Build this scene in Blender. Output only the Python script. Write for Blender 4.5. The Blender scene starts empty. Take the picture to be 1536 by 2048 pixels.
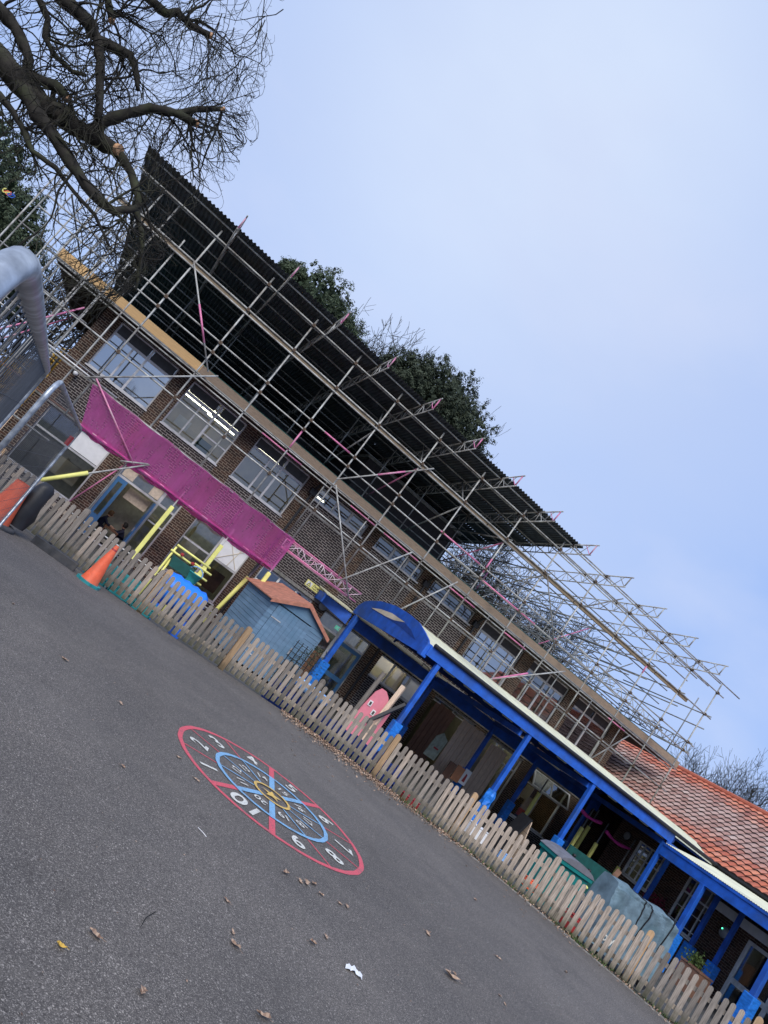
import bpy, bmesh, math, random
from mathutils import Vector, Matrix
random.seed(7)
R = math.radians
sc = bpy.context.scene
COL = sc.collection

# ------------------------------------------------------------------ objects
class MB:
    def __init__(s): s.v = []; s.f = []; s.m = []; s.mi = 0
    def quad(s, a, b, c, d): s.poly([a, b, c, d])
    def poly(s, pts):
        n = len(s.v); s.v += [tuple(p) for p in pts]; s.f.append(tuple(range(n, n+len(pts)))); s.m.append(s.mi)
    def box(s, x0, x1, y0, y1, z0, z1, T=None):
        n = len(s.v)
        P = [(x, y, z) for x in (x0, x1) for y in (y0, y1) for z in (z0, z1)]
        if T: P = [tuple(T @ Vector(p)) if isinstance(T, Matrix) else T(*p) for p in P]
        s.v += P
        for f in ((0,1,3,2),(4,6,7,5),(0,4,5,1),(2,3,7,6),(0,2,6,4),(1,5,7,3)):
            s.f.append(tuple(n+i for i in f)); s.m.append(s.mi)
    def tube(s, pts, r, n=8, cap=True, r2=None):
        pts = [Vector(p) for p in pts]
        if len(pts) < 2: return
        base = len(s.v); up = None; k = len(pts)
        for i, p in enumerate(pts):
            d = (pts[min(i+1, k-1)] - pts[max(i-1, 0)])
            if d.length < 1e-9: d = Vector((0,0,1))
            d.normalize()
            if up is None:
                up = Vector((0,0,1)) if abs(d.z) < .9 else Vector((1,0,0))
            a = d.cross(up)
            if a.length < 1e-6: a = d.orthogonal()
            a.normalize(); b = a.cross(d); up = b
            rr = r if not callable(r) else r(i/(k-1))
            if r2 is not None and not callable(r): rr = r + (r2-r)*i/(k-1)
            for j in range(n):
                t = 2*math.pi*j/n
                s.v.append(tuple(p + a*(rr*math.cos(t)) + b*(rr*math.sin(t))))
        for i in range(k-1):
            for j in range(n):
                q = base+i*n; j2 = (j+1) % n
                s.f.append((q+j, q+j2, q+n+j2, q+n+j)); s.m.append(s.mi)
        if cap and n > 2:
            s.f.append(tuple(base+j for j in range(n))[::-1]); s.m.append(s.mi)
            s.f.append(tuple(base+(k-1)*n+j for j in range(n))); s.m.append(s.mi)
    def lathe(s, prof, c=(0,0,0), n=24):
        base = len(s.v)
        for (r, z) in prof:
            for j in range(n):
                t = 2*math.pi*j/n
                s.v.append((c[0]+r*math.cos(t), c[1]+r*math.sin(t), c[2]+z))
        for i in range(len(prof)-1):
            for j in range(n):
                j2 = (j+1) % n; q = base+i*n
                s.f.append((q+j, q+j2, q+n+j2, q+n+j)); s.m.append(s.mi)
    def prism(s, pts, ext):
        """pts: list of 3d points (planar), ext: vector"""
        ext = Vector(ext); A = [Vector(p) for p in pts]; B = [p+ext for p in A]; k = len(A)
        s.poly(A[::-1]); s.poly(B)
        for i in range(k): s.quad(A[i], A[(i+1) % k], B[(i+1) % k], B[i])
    def build(s, name, mat, parent=None, smooth=False, bevel=0, kind=None, label=None):
        me = bpy.data.meshes.new(name); me.from_pydata(s.v, [], s.f)
        mats = mat if isinstance(mat, (list, tuple)) else [mat]
        for m in mats: me.materials.append(m)
        if len(mats) > 1: me.polygons.foreach_set('material_index', s.m)
        if smooth: me.polygons.foreach_set('use_smooth', [True]*len(me.polygons))
        bm = bmesh.new(); bm.from_mesh(me)
        bmesh.ops.recalc_face_normals(bm, faces=bm.faces); bm.to_mesh(me); bm.free()
        me.update()
        o = bpy.data.objects.new(name, me); COL.objects.link(o)
        if parent:
            o.parent = parent
            o.matrix_parent_inverse = Matrix.Translation(parent.location).inverted() if False else Matrix.Identity(4)
            # parts are authored in world space: shift into the parent's frame
            M = parent_world(parent).inverted(); me.transform(M)
        if bevel:
            b = o.modifiers.new('Bevel', 'BEVEL'); b.width = bevel; b.segments = 2; b.limit_method = 'ANGLE'
        if kind: o['kind'] = kind
        if label: o['label'] = label
        return o
def parent_world(o):
    M = Matrix.LocRotScale(o.location, o.rotation_euler, o.scale)
    while o.parent:
        o = o.parent; M = Matrix.LocRotScale(o.location, o.rotation_euler, o.scale) @ M
    return M
def thing(name, label, cat, loc=(0,0,0), rz=0, group=None):
    o = bpy.data.objects.new(name, None); COL.objects.link(o)
    o.location = loc; o.rotation_euler = (0,0,rz); o.empty_display_size = .2
    o['label'] = label; o['category'] = cat
    if group: o['group'] = group
    return o
def tag(o, label, cat, group=None):
    o['label'] = label; o['category'] = cat
    if group: o['group'] = group
    return o
def struct(o): o['kind'] = 'structure'; return o
def copy_tree(o, parent=None):
    c = o.copy(); COL.objects.link(c)
    if parent: c.parent = parent
    for ch in [q for q in bpy.data.objects if q.parent == o]: copy_tree(ch, c)
    return c

# ------------------------------------------------------------------ materials
def newmat(name):
    m = bpy.data.materials.new(name); m.use_nodes = True
    nt = m.node_tree; b = nt.nodes['Principled BSDF']
    return m, nt, b
def mixc(nt, fac, a, b, mode='MIX'):
    n = nt.nodes.new('ShaderNodeMix'); n.data_type = 'RGBA'; n.blend_type = mode
    for sock, v in ((n.inputs[0], fac), (n.inputs[6], a), (n.inputs[7], b)):
        if hasattr(v, 'is_output'): nt.links.new(v, sock)
        elif isinstance(v, (tuple, list)): sock.default_value = (*v, 1) if len(v) == 3 else v
        else: sock.default_value = v
    return n.outputs[2]
def noise(nt, scale, detail=3, rough=.55, vec=None, coord='Object', stretch=None):
    tc = nt.nodes.new('ShaderNodeTexCoord'); n = nt.nodes.new('ShaderNodeTexNoise')
    n.inputs['Scale'].default_value = scale; n.inputs['Detail'].default_value = detail; n.inputs['Roughness'].default_value = rough
    src = vec or tc.outputs[coord]
    if stretch:
        mp = nt.nodes.new('ShaderNodeMapping'); mp.inputs['Scale'].default_value = stretch
        nt.links.new(src, mp.inputs[0]); src = mp.outputs[0]
    nt.links.new(src, n.inputs['Vector'])
    return n.outputs['Fac']
def ramp(nt, fac, stops):
    r = nt.nodes.new('ShaderNodeValToRGB'); nt.links.new(fac, r.inputs[0])
    while len(r.color_ramp.elements) < len(stops): r.color_ramp.elements.new(.5)
    for e, (p, c) in zip(r.color_ramp.elements, stops):
        e.position = p; e.color = (*c, 1) if isinstance(c, (tuple, list)) else (c, c, c, 1)
    return r.outputs[0]
def bump(nt, b, h, strength=.3, dist=.01):
    n = nt.nodes.new('ShaderNodeBump'); n.inputs['Strength'].default_value = strength; n.inputs['Distance'].default_value = dist
    nt.links.new(h, n.inputs['Height']); nt.links.new(n.outputs[0], b.inputs['Normal'])
def simple(name, col, rough=.6, metal=0, var=.25, scale=6, dirt=None, rnd=0, bmp=0, spec=.4, stretch=None):
    m, nt, b = newmat(name)
    f = noise(nt, scale, 4, stretch=stretch)
    dark = tuple(c*(1-var) for c in col); lite = tuple(min(1, c*(1+var)) for c in col)
    c = ramp(nt, f, [(.3, dark), (.7, lite)])
    if dirt:
        f2 = noise(nt, scale*.35, 5, .65)
        c = mixc(nt, ramp(nt, f2, [(.48, 0.), (.72, 1.)]), c, dirt)
    if rnd:
        oi = nt.nodes.new('ShaderNodeObjectInfo')
        c = mixc(nt, 1., c, ramp(nt, oi.outputs['Random'], [(0, 1-rnd), (1, 1+rnd)]), 'MULTIPLY')
    nt.links.new(c, b.inputs['Base Color'])
    b.inputs['Roughness'].default_value = rough; b.inputs['Metallic'].default_value = metal
    b.inputs['Specular IOR Level'].default_value = spec
    if bmp: bump(nt, b, noise(nt, scale*5, 4), bmp, .004)
    return m
def brick_mat(name, cols, mortar, axis='Y', msize=.012):
    m, nt, b = newmat(name)
    g = nt.nodes.new('ShaderNodeNewGeometry'); sp = nt.nodes.new('ShaderNodeSeparateXYZ'); nt.links.new(g.outputs['Position'], sp.inputs[0])
    cb = nt.nodes.new('ShaderNodeCombineXYZ')
    # choose the running axis from the face normal so that reveals and end walls course correctly
    nn = nt.nodes.new('ShaderNodeSeparateXYZ'); nt.links.new(g.outputs['Normal'], nn.inputs[0])
    ab = nt.nodes.new('ShaderNodeMath'); ab.operation = 'ABSOLUTE'; nt.links.new(nn.outputs[0], ab.inputs[0])
    gt = nt.nodes.new('ShaderNodeMath'); gt.operation = 'GREATER_THAN'; nt.links.new(ab.outputs[0], gt.inputs[0]); gt.inputs[1].default_value = .5
    mx = nt.nodes.new('ShaderNodeMix'); nt.links.new(gt.outputs[0], mx.inputs[0]); nt.links.new(sp.outputs[0], mx.inputs[2]); nt.links.new(sp.outputs[1], mx.inputs[3])
    nt.links.new(mx.outputs[0], cb.inputs[0]); nt.links.new(sp.outputs[2], cb.inputs[1])
    def br(off):
        n = nt.nodes.new('ShaderNodeTexBrick'); n.offset = .5; n.inputs['Scale'].default_value = 1
        n.inputs['Brick Width'].default_value = .225; n.inputs['Row Height'].default_value = .075
        n.inputs['Mortar Size'].default_value = msize*.5; n.inputs['Mortar Smooth'].default_value = .2
        n.inputs['Bias'].default_value = off
        nt.links.new(cb.outputs[0], n.inputs['Vector']); return n
    n = br(0.); n.inputs['Color1'].default_value = (*cols[0], 1); n.inputs['Color2'].default_value = (*cols[1], 1); n.inputs['Mortar'].default_value = (*mortar, 1)
    f = noise(nt, 2.3, 5, .6, vec=g.outputs['Position'])
    c = mixc(nt, 1., n.outputs['Color'], ramp(nt, f, [(.3, .7), (.7, 1.3)]), 'MULTIPLY')
    nt.links.new(c, b.inputs['Base Color']); b.inputs['Roughness'].default_value = .8; b.inputs['Specular IOR Level'].default_value = .25
    inv = nt.nodes.new('ShaderNodeMath'); inv.operation = 'SUBTRACT'; inv.inputs[0].default_value = 1; nt.links.new(n.outputs['Fac'], inv.inputs[1])
    bump(nt, b, inv.outputs[0], .5, .008)
    return m
def emis(name, col, st):
    m, nt, b = newmat(name); b.inputs['Base Color'].default_value = (*col, 1)
    b.inputs['Emission Color'].default_value = (*col, 1); b.inputs['Emission Strength'].default_value = st
    f = noise(nt, 3); nt.links.new(ramp(nt, f, [(0, tuple(c*.95 for c in col)), (1, col)]), b.inputs['Emission Color']); return m
def pane_mat(name, gloss, tint=(.8,.85,.85), dark=0.):
    m, nt, b = newmat(name); out = nt.nodes['Material Output']
    tr = nt.nodes.new('ShaderNodeBsdfTransparent'); tr.inputs[0].default_value = (*tint, 1)
    gl = nt.nodes.new('ShaderNodeBsdfGlossy'); gl.inputs['Roughness'].default_value = .03; gl.inputs['Color'].default_value = (.8, .85, .9, 1)
    fr = nt.nodes.new('ShaderNodeFresnel'); fr.inputs[0].default_value = 1.5
    ad = nt.nodes.new('ShaderNodeMath'); ad.operation = 'ADD'; ad.use_clamp = True; nt.links.new(fr.outputs[0], ad.inputs[0])
    f = noise(nt, .8, 2); mr = nt.nodes.new('ShaderNodeMapRange'); nt.links.new(f, mr.inputs[0]); mr.inputs[3].default_value = gloss*.85; mr.inputs[4].default_value = gloss*1.1
    nt.links.new(mr.outputs[0], ad.inputs[1])
    mx = nt.nodes.new('ShaderNodeMixShader'); nt.links.new(ad.outputs[0], mx.inputs[0]); nt.links.new(tr.outputs[0], mx.inputs[1]); nt.links.new(gl.outputs[0], mx.inputs[2])
    nt.links.new(mx.outputs[0], out.inputs[0]); nt.nodes.remove(b); return m
def wood(name, col, var=.35, rnd=.25, along='Z', dirt=None, rough=.85):
    m, nt, b = newmat(name)
    st = {'Z': (14, 14, 1.2), 'X': (1.2, 14, 14), 'Y': (14, 1.2, 14)}[along]
    f = noise(nt, 4, 6, .65, stretch=st)
    c = ramp(nt, f, [(.25, tuple(k*(1-var) for k in col)), (.5, col), (.75, tuple(k*(1+var) for k in col))])
    if rnd:
        oi = nt.nodes.new('ShaderNodeObjectInfo')
        c = mixc(nt, 1., c, ramp(nt, oi.outputs['Random'], [(0, (1-rnd, 1-rnd, 1-rnd)), (.6, (1, 1, 1)), (1, (1+rnd, 1+rnd*.8, 1+rnd*.6))]), 'MULTIPLY')
    if dirt:   # damp green-black foot
        g = nt.nodes.new('ShaderNodeTexCoord'); s = nt.nodes.new('ShaderNodeSeparateXYZ'); nt.links.new(g.outputs['Object'], s.inputs[0])
        a = nt.nodes.new('ShaderNodeMath'); a.operation = 'ADD'; nt.links.new(s.outputs[2], a.inputs[0])
        k = nt.nodes.new('ShaderNodeMath'); k.operation = 'MULTIPLY_ADD'; nt.links.new(noise(nt, 9, 3), k.inputs[0]); k.inputs[1].default_value = .3; k.inputs[2].default_value = -.15
        nt.links.new(k.outputs[0], a.inputs[1])
        c = mixc(nt, ramp(nt, a.outputs[0], [(.0, .9), (.12, .5), (.3, 0.)]), c, dirt)
    nt.links.new(c, b.inputs['Base Color']); b.inputs['Roughness'].default_value = rough; b.inputs['Specular IOR Level'].default_value = .2
    bump(nt, b, f, .4, .004); return m

M = {}
def setup_mats():
    m, nt, b = newmat('asphalt')
    fine = noise(nt, 70, 5, .85); mid = noise(nt, 1.1, 6, .7); big = noise(nt, .25, 4, .6); sp = noise(nt, 230, 1, .9)
    c = ramp(nt, fine, [(.32, (.030,.028,.027)), (.5, (.098,.093,.089)), (.68, (.25,.24,.225))])
    tcn = nt.nodes.new('ShaderNodeTexCoord')
    def vor(scale):
        v = nt.nodes.new('ShaderNodeTexVoronoi'); v.inputs['Scale'].default_value = scale; nt.links.new(tcn.outputs['Object'], v.inputs['Vector'])
        q = nt.nodes.new('ShaderNodeSeparateColor'); nt.links.new(v.outputs['Color'], q.inputs[0]); return q.outputs[0]
    c = mixc(nt, .62, c, ramp(nt, vor(240), [(0, (.030,.028,.027)), (.45, (.085,.080,.076)), (.8, (.14,.134,.126)), (.93, (.30,.285,.265)), (1, (.44,.42,.39))]))
    c = mixc(nt, ramp(nt, vor(130), [(.980, 0.), (.986, .65)]), c, (.42,.40,.37))
    c = mixc(nt, ramp(nt, vor(90), [(.965, 0.), (.975, .5)]), c, (.03,.028,.026))
    wrn = noise(nt, .55, 7, .75, stretch=(1, 1.8, 1)); c = mixc(nt, ramp(nt, wrn, [(.52, 0.), (.66, .35)]), c, (.155,.147,.135))
    stn = noise(nt, .9, 6, .7, stretch=(1.7, 1, 1)); c = mixc(nt, ramp(nt, stn, [(.58, 0.), (.74, .40)]), c, (.045,.042,.040))
    c = mixc(nt, 1., c, ramp(nt, mid, [(.3, (.86,.86,.87)), (.7, (1.14,1.12,1.1))]), 'MULTIPLY')
    c = mixc(nt, 1., c, ramp(nt, big, [(.3, (.92,.87,.82)), (.7, (1.30,1.23,1.15))]), 'MULTIPLY')
    nt.links.new(c, b.inputs['Base Color']); b.inputs['Roughness'].default_value = .85; b.inputs['Specular IOR Level'].default_value = .3
    bump(nt, b, fine, .55, .004); M['asphalt'] = m
    M['yard'] = simple('yard_paving', (.075,.073,.07), .9, var=.3, scale=3, dirt=(.04,.045,.03))
    M['terrain'] = simple('terrain_grass', (.05,.065,.03), 1, var=.4, scale=.6)
    M['edging'] = simple('concrete_edging', (.25,.235,.215), .95, var=.25, scale=14, dirt=(.10,.10,.07), bmp=.4)
    M['soil'] = simple('damp_soil', (.055,.042,.03), 1, var=.5, scale=18, dirt=(.03,.045,.015), bmp=.8)
    M['brick_dark'] = brick_mat('blue_black_brick', [(.015,.011,.013), (.034,.023,.022)], (.36,.33,.30), msize=.015)
    M['brick_brown'] = brick_mat('brown_brick', [(.075,.036,.022), (.026,.015,.012)], (.30,.25,.19), msize=.014)
    M['brick_wing'] = brick_mat('red_brown_brick', [(.085,.040,.025), (.032,.017,.013)], (.22,.18,.14), msize=.014)
    M['alu'] = simple('grey_window_frame', (.58,.57,.56), .45, .3, var=.12, scale=4, dirt=(.22,.21,.2))
    M['whitefr'] = simple('white_window_frame', (.78,.78,.75), .5, var=.1, scale=4, dirt=(.4,.39,.35))
    M['darkpanel'] = simple('soffit_reflection_panel', (.035,.032,.03), .35, var=.3)  # soffit reflected in the top panes, painted as opaque dark panels
    M['pane_sky'] = pane_mat('reflecting_glass', .42, (.35,.38,.4))
    M['pane'] = pane_mat('window_glass', .13, (.75,.78,.76))
    M['pane_dark'] = pane_mat('dim_glass', .10, (.45,.48,.48))
    M['pane_mid'] = pane_mat('part_reflecting_glass', .15, (.55,.58,.56))
    M['fascia'] = wood('weathered_fascia_board', (.27,.205,.15), .35, 0, 'X')
    M['ply'] = wood('new_plywood', (.62,.40,.19), .14, 0, 'X')
    M['soffit'] = wood('dark_soffit_board', (.045,.036,.028), .4, 0, 'Y')
    M['roof_felt'] = simple('roof_felt', (.05,.055,.06), .9)
    M['clad'] = wood('dark_timber_cladding', (.05,.045,.045), .5, 0, 'Z')
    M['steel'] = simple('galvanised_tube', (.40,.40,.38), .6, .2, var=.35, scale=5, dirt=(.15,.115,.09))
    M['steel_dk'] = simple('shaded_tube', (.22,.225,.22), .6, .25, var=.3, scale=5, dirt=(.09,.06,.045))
    M['pink'] = simple('pink_painted_tube', (.62,.19,.34), .5, .1, var=.25, scale=6, dirt=(.45,.35,.37))
    M['pinkpale'] = simple('pale_painted_tube', (.62,.50,.54), .5, .1, var=.2, dirt=(.60,.22,.36))
    M['brass'] = wood('timber_beam_and_tube', (.235,.18,.12), .35, 0, 'X')
    M['coupler'] = simple('rusty_coupler', (.10,.07,.05), .7, .5, var=.4, scale=30)
    M['sheet'] = simple('dark_corrugated_sheet', (.075,.088,.105), .6, .1, var=.45, scale=2.5, dirt=(.09,.085,.07))
    M['navyblue'] = simple('navy_blue_plastic', (.01,.03,.16), .5, var=.3)
    M['yellow'] = simple('yellow_foam', (.78,.74,.22), .6, var=.12, scale=5)
    m, nt, b = newmat('pink_debris_net'); out = nt.nodes['Material Output']
    di = nt.nodes.new('ShaderNodeBsdfDiffuse'); di.inputs[0].default_value = (.66,.12,.44,1)
    tl = nt.nodes.new('ShaderNodeBsdfTranslucent'); tl.inputs[0].default_value = (.8,.08,.42,1)
    tr = nt.nodes.new('ShaderNodeBsdfTransparent'); tr.inputs[0].default_value = (1,.66,.86,1)
    a = nt.nodes.new('ShaderNodeMixShader'); nt.links.new(di.outputs[0], a.inputs[1]); nt.links.new(tl.outputs[0], a.inputs[2]); a.inputs[0].default_value = .4
    bb = nt.nodes.new('ShaderNodeMixShader'); nt.links.new(a.outputs[0], bb.inputs[1]); nt.links.new(tr.outputs[0], bb.inputs[2])
    f = noise(nt, 2.2, 5, .7, stretch=(1.3,1,.6)); nt.links.new(ramp(nt, f, [(.3, .46), (.5, .58), (.7, .70)]), bb.inputs[0]); nt.links.new(bb.outputs[0], out.inputs[0]); M['net'] = m
    M['blue'] = simple('blue_gloss_paint', (.015,.105,.50), .5, var=.28, scale=3.2, dirt=(.03,.085,.28), spec=.5, bmp=.15)
    M['bluetarp'] = simple('blue_tarpaulin', (.02,.17,.60), .35, var=.35, scale=7, stretch=(1,1,3), bmp=.5)
    M['cream'] = simple('cream_roof_sheet', (.66,.65,.47), .5, var=.1, scale=2, dirt=(.46,.46,.36))
    m, nt, b = newmat('translucent_polycarbonate'); out = nt.nodes['Material Output']; tl = nt.nodes.new('ShaderNodeBsdfTranslucent'); tl.inputs[0].default_value = (.92,.90,.72,1); mx = nt.nodes.new('ShaderNodeMixShader'); mx.inputs[0].default_value = .8; b.inputs['Base Color'].default_value = (.8,.78,.62,1)
    nt.links.new(ramp(nt, noise(nt, 5, 3), [(.3, (.7,.68,.52)), (.7, (.9,.88,.72))]), b.inputs['Base Color']); nt.links.new(b.outputs[0], mx.inputs[1]); nt.links.new(tl.outputs[0], mx.inputs[2]); nt.links.new(mx.outputs[0], out.inputs[0]); M['poly'] = m
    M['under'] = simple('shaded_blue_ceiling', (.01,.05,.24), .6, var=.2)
    M['black'] = simple('black_plastic', (.018,.018,.02), .5, var=.3)
    M['rubber'] = simple('grey_black_rubber', (.045,.046,.05), .8, var=.35, scale=10, bmp=.4, dirt=(.09,.085,.08))
    M['picket'] = wood('weathered_picket', (.27,.235,.20), .55, .45, 'Z', dirt=(.045,.05,.025))
    M['newpost'] = wood('newer_post_timber', (.42,.28,.16), .3, .2, 'Z', dirt=(.06,.05,.03))
    M['board'] = wood('hoarding_board', (.74,.56,.41), .4, .15, 'Z')
    M['board_dk'] = wood('dark_stained_board', (.20,.11,.075), .4, .1, 'Z')
    M['orange'] = simple('orange_plastic', (.80,.13,.05), .5, var=.14, scale=9, dirt=(.5,.14,.08))
    M['teal'] = simple('teal_plastic', (.03,.27,.28), .5, var=.3, scale=8)
    M['tealbin'] = simple('dark_teal_plastic', (.01,.19,.18), .4, var=.15, scale=4)
    M['greylid'] = simple('grey_plastic_lid', (.16,.16,.18), .55, var=.2)
    M['green'] = simple('dark_green_board', (.008,.07,.06), .6, var=.3, scale=5)
    M['tarp'] = simple('teal_cover_cloth', (.13,.19,.225), .8, var=.35, scale=3.5, dirt=(.075,.14,.165), bmp=.35, spec=.2)
    M['shed'] = simple('shed_blue_paint', (.14,.23,.33), .75, var=.2, scale=3, dirt=(.10,.19,.28), stretch=(.5,.5,3))
    M['felt_orange'] = simple('salmon_roof_felt', (.46,.19,.125), .85, var=.25, scale=9, dirt=(.27,.13,.09), bmp=.6)
    M['pinkboard'] = simple('pink_painted_board', (.72,.22,.27), .6, var=.08)
    M['white'] = simple('white_surface', (.75,.75,.74), .6, var=.06)
    M['signy'] = simple('sign_yellow', (.80,.74,.25), .5, var=.06)
    M['red'] = simple('red_plastic', (.32,.03,.03), .5)
    M['galv'] = simple('galvanised_fence_tube', (.38,.41,.44), .4, .55, var=.45, scale=30, dirt=(.20,.22,.25))
    M['mesh'] = simple('fence_mesh_wire', (.10,.105,.115), .5, .6, var=.2)
    M['bark'] = simple('dark_bark', (.024,.021,.017), .95, var=.45, scale=10, dirt=(.05,.058,.028), bmp=.9)
    M['twig'] = simple('twig_bark', (.018,.016,.013), .95, var=.3, scale=9, dirt=(.055,.055,.03))
    M['cut'] = simple('cut_wood', (.55,.32,.18), .8, var=.2, scale=30)
    M['leafgreen'] = leafmat('evergreen_leaf', (.028,.045,.022), (.085,.11,.06))
    M['leafdark'] = leafmat('ivy_leaf', (.022,.032,.018), (.06,.075,.045))
    M['leafyel'] = leafmat('autumn_leaf', (.28,.17,.03), (.62,.40,.08))
    M['deadleaf'] = leafmat('dead_leaf', (.15,.085,.055), (.56,.40,.28))
    M['weed'] = leafmat('weed_green', (.04,.07,.015), (.10,.15,.04))
    M['in_wall'] = simple('interior_wall', (.62,.55,.42), .9, var=.25, scale=1.2)
    M['in_grey'] = simple('interior_grey_wall', (.30,.30,.25), .9, var=.2)
    M['in_dark'] = simple('interior_dark', (.06,.055,.05), .9, var=.3)
    M['tube_and_fill'] = emis('lit_tube_and_fill', (1, .93, .72), 13)
    M['greenlight'] = emis('green_led', (.1, 1, .5), 3)
    M['skin'] = simple('skin', (.45,.26,.18), .6, var=.08)
    M['hair'] = simple('brown_hair', (.09,.045,.02), .7, var=.3, scale=30)
    M['hairdk'] = simple('dark_hair', (.012,.01,.01), .7)
    M['navy'] = simple('navy_jumper', (.012,.014,.035), .9, var=.2, scale=20)
    M['paper'] = simple('paper', (.55,.45,.34), .8, var=.15, scale=12)
    M['doorblue'] = simple('door_blue_paint', (.05,.15,.30), .4, var=.1)
    M['ltblue'] = simple('light_blue_plastic', (.25,.45,.75), .45)
    M['brown'] = simple('brown_timber', (.16,.08,.045), .7, var=.3)
    M['markred'] = paint('red_marking_paint', (.70,.10,.13))
    M['markblue'] = paint('blue_marking_paint', (.22,.44,.66))
    M['markyel'] = paint('yellow_marking_paint', (.78,.50,.12))
    M['markwhite'] = paint('white_marking_paint', (.72,.70,.62))
    M['tile'] = tilemat()
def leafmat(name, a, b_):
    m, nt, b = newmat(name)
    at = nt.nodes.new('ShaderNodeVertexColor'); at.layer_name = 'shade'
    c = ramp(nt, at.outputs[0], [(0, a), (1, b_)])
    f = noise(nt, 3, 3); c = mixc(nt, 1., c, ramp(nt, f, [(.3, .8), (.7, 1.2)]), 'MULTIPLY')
    nt.links.new(c, b.inputs['Base Color']); b.inputs['Roughness'].default_value = .7; b.inputs['Specular IOR Level'].default_value = .3; return m
def paint(name, col):
    m, nt, b = newmat(name)
    f = noise(nt, 85, 3, .8); w = noise(nt, 6, 5, .7)
    c = ramp(nt, f, [(.3, tuple(k*.55 for k in col)), (.48, col), (.75, tuple(min(1, k*1.15) for k in col))])
    c = mixc(nt, ramp(nt, w, [(.5, 0.), (.72, .6)]), c, (.13,.125,.12)); c = mixc(nt, ramp(nt, noise(nt, 160, 2, .9), [(.57, 0.), (.62, .75)]), c, (.10,.096,.092))
    nt.links.new(c, b.inputs['Base Color']); b.inputs['Roughness'].default_value = .75; bump(nt, b, f, .6, .003); return m
def tilemat():
    m, nt, b = newmat('clay_tile')
    at = nt.nodes.new('ShaderNodeVertexColor'); at.layer_name = 'shade'
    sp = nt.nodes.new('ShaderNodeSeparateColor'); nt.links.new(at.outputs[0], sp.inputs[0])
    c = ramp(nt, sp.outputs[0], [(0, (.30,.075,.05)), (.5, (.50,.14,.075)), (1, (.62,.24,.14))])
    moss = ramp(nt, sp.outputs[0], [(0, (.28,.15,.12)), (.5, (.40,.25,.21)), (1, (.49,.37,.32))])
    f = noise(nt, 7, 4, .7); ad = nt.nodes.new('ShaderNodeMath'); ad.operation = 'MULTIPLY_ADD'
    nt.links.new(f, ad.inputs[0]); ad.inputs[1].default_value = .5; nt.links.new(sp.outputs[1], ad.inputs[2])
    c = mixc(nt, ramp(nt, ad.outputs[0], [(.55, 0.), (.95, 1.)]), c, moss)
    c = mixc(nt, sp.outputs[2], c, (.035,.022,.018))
    nt.links.new(c, b.inputs['Base Color']); b.inputs['Roughness'].default_value = .85; return m
setup_mats()
def shade_attr(o, vals):
    """vals: per-face (r,g,b)"""
    me = o.data; ca = me.color_attributes.new('shade', 'FLOAT_COLOR', 'CORNER')
    buf = []
    for p, v in zip(me.polygons, vals):
        for _ in p.loop_indices: buf += [v[0], v[1], v[2], 1]
    ca.data.foreach_set('color', buf)

# ------------------------------------------------------------------ camera, sky, sun
cam = bpy.data.cameras.new('Camera'); co = bpy.data.objects.new('Camera', cam); COL.objects.link(co)
X = Vector((3326.3, 2781.5, 1450.7)); Z = Vector((4971.6, -6701.9, 1450.7)).normalized()
X = (X - Z*X.dot(Z)).normalized(); Y = Z.cross(X)
CW = Matrix((X, Y, Z))            # image axes (right, down, forward) -> world
right = Vector((X[0], Y[0], Z[0])); down = Vector((X[1], Y[1], Z[1])); fwd = Vector((X[2], Y[2], Z[2]))
Mx = Matrix((right, -down, -fwd)).transposed().to_4x4(); Mx.translation = (0, 0, 1.65)
co.matrix_world = Mx
cam.sensor_fit = 'HORIZONTAL'; cam.sensor_width = 36; cam.lens = 1450.7/1536*36; cam.clip_start = .05; cam.clip_end = 2000
sc.camera = co
sc.view_settings.view_transform = 'Standard'; sc.view_settings.look = 'None'; sc.view_settings.exposure = 0
w = bpy.data.worlds.new('World'); sc.world = w; w.use_nodes = True; nt = w.node_tree
bg = nt.nodes['Background']; bg.inputs[1].default_value = .112
sky = nt.nodes.new('ShaderNodeTexSky'); sky.sky_type = 'NISHITA'; sky.sun_disc = False
SUN_EL, SUN_AZ = 42, 20       # azimuth measured from +Y towards +X
sky.sun_elevation = R(SUN_EL); sky.sun_rotation = R(SUN_AZ); sky.air_density = 1.2; sky.dust_density = 1.5
tc = nt.nodes.new('ShaderNodeTexCoord')
def wn(scale, det, st=(1,1,2)):
    mp = nt.nodes.new('ShaderNodeMapping'); mp.inputs['Scale'].default_value = st; nt.links.new(tc.outputs['Generated'], mp.inputs[0])
    n = nt.nodes.new('ShaderNodeTexNoise'); n.inputs['Scale'].default_value = scale; n.inputs['Detail'].default_value = det; n.inputs['Roughness'].default_value = .5
    nt.links.new(mp.outputs[0], n.inputs['Vector']); return n.outputs['Fac']
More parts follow.
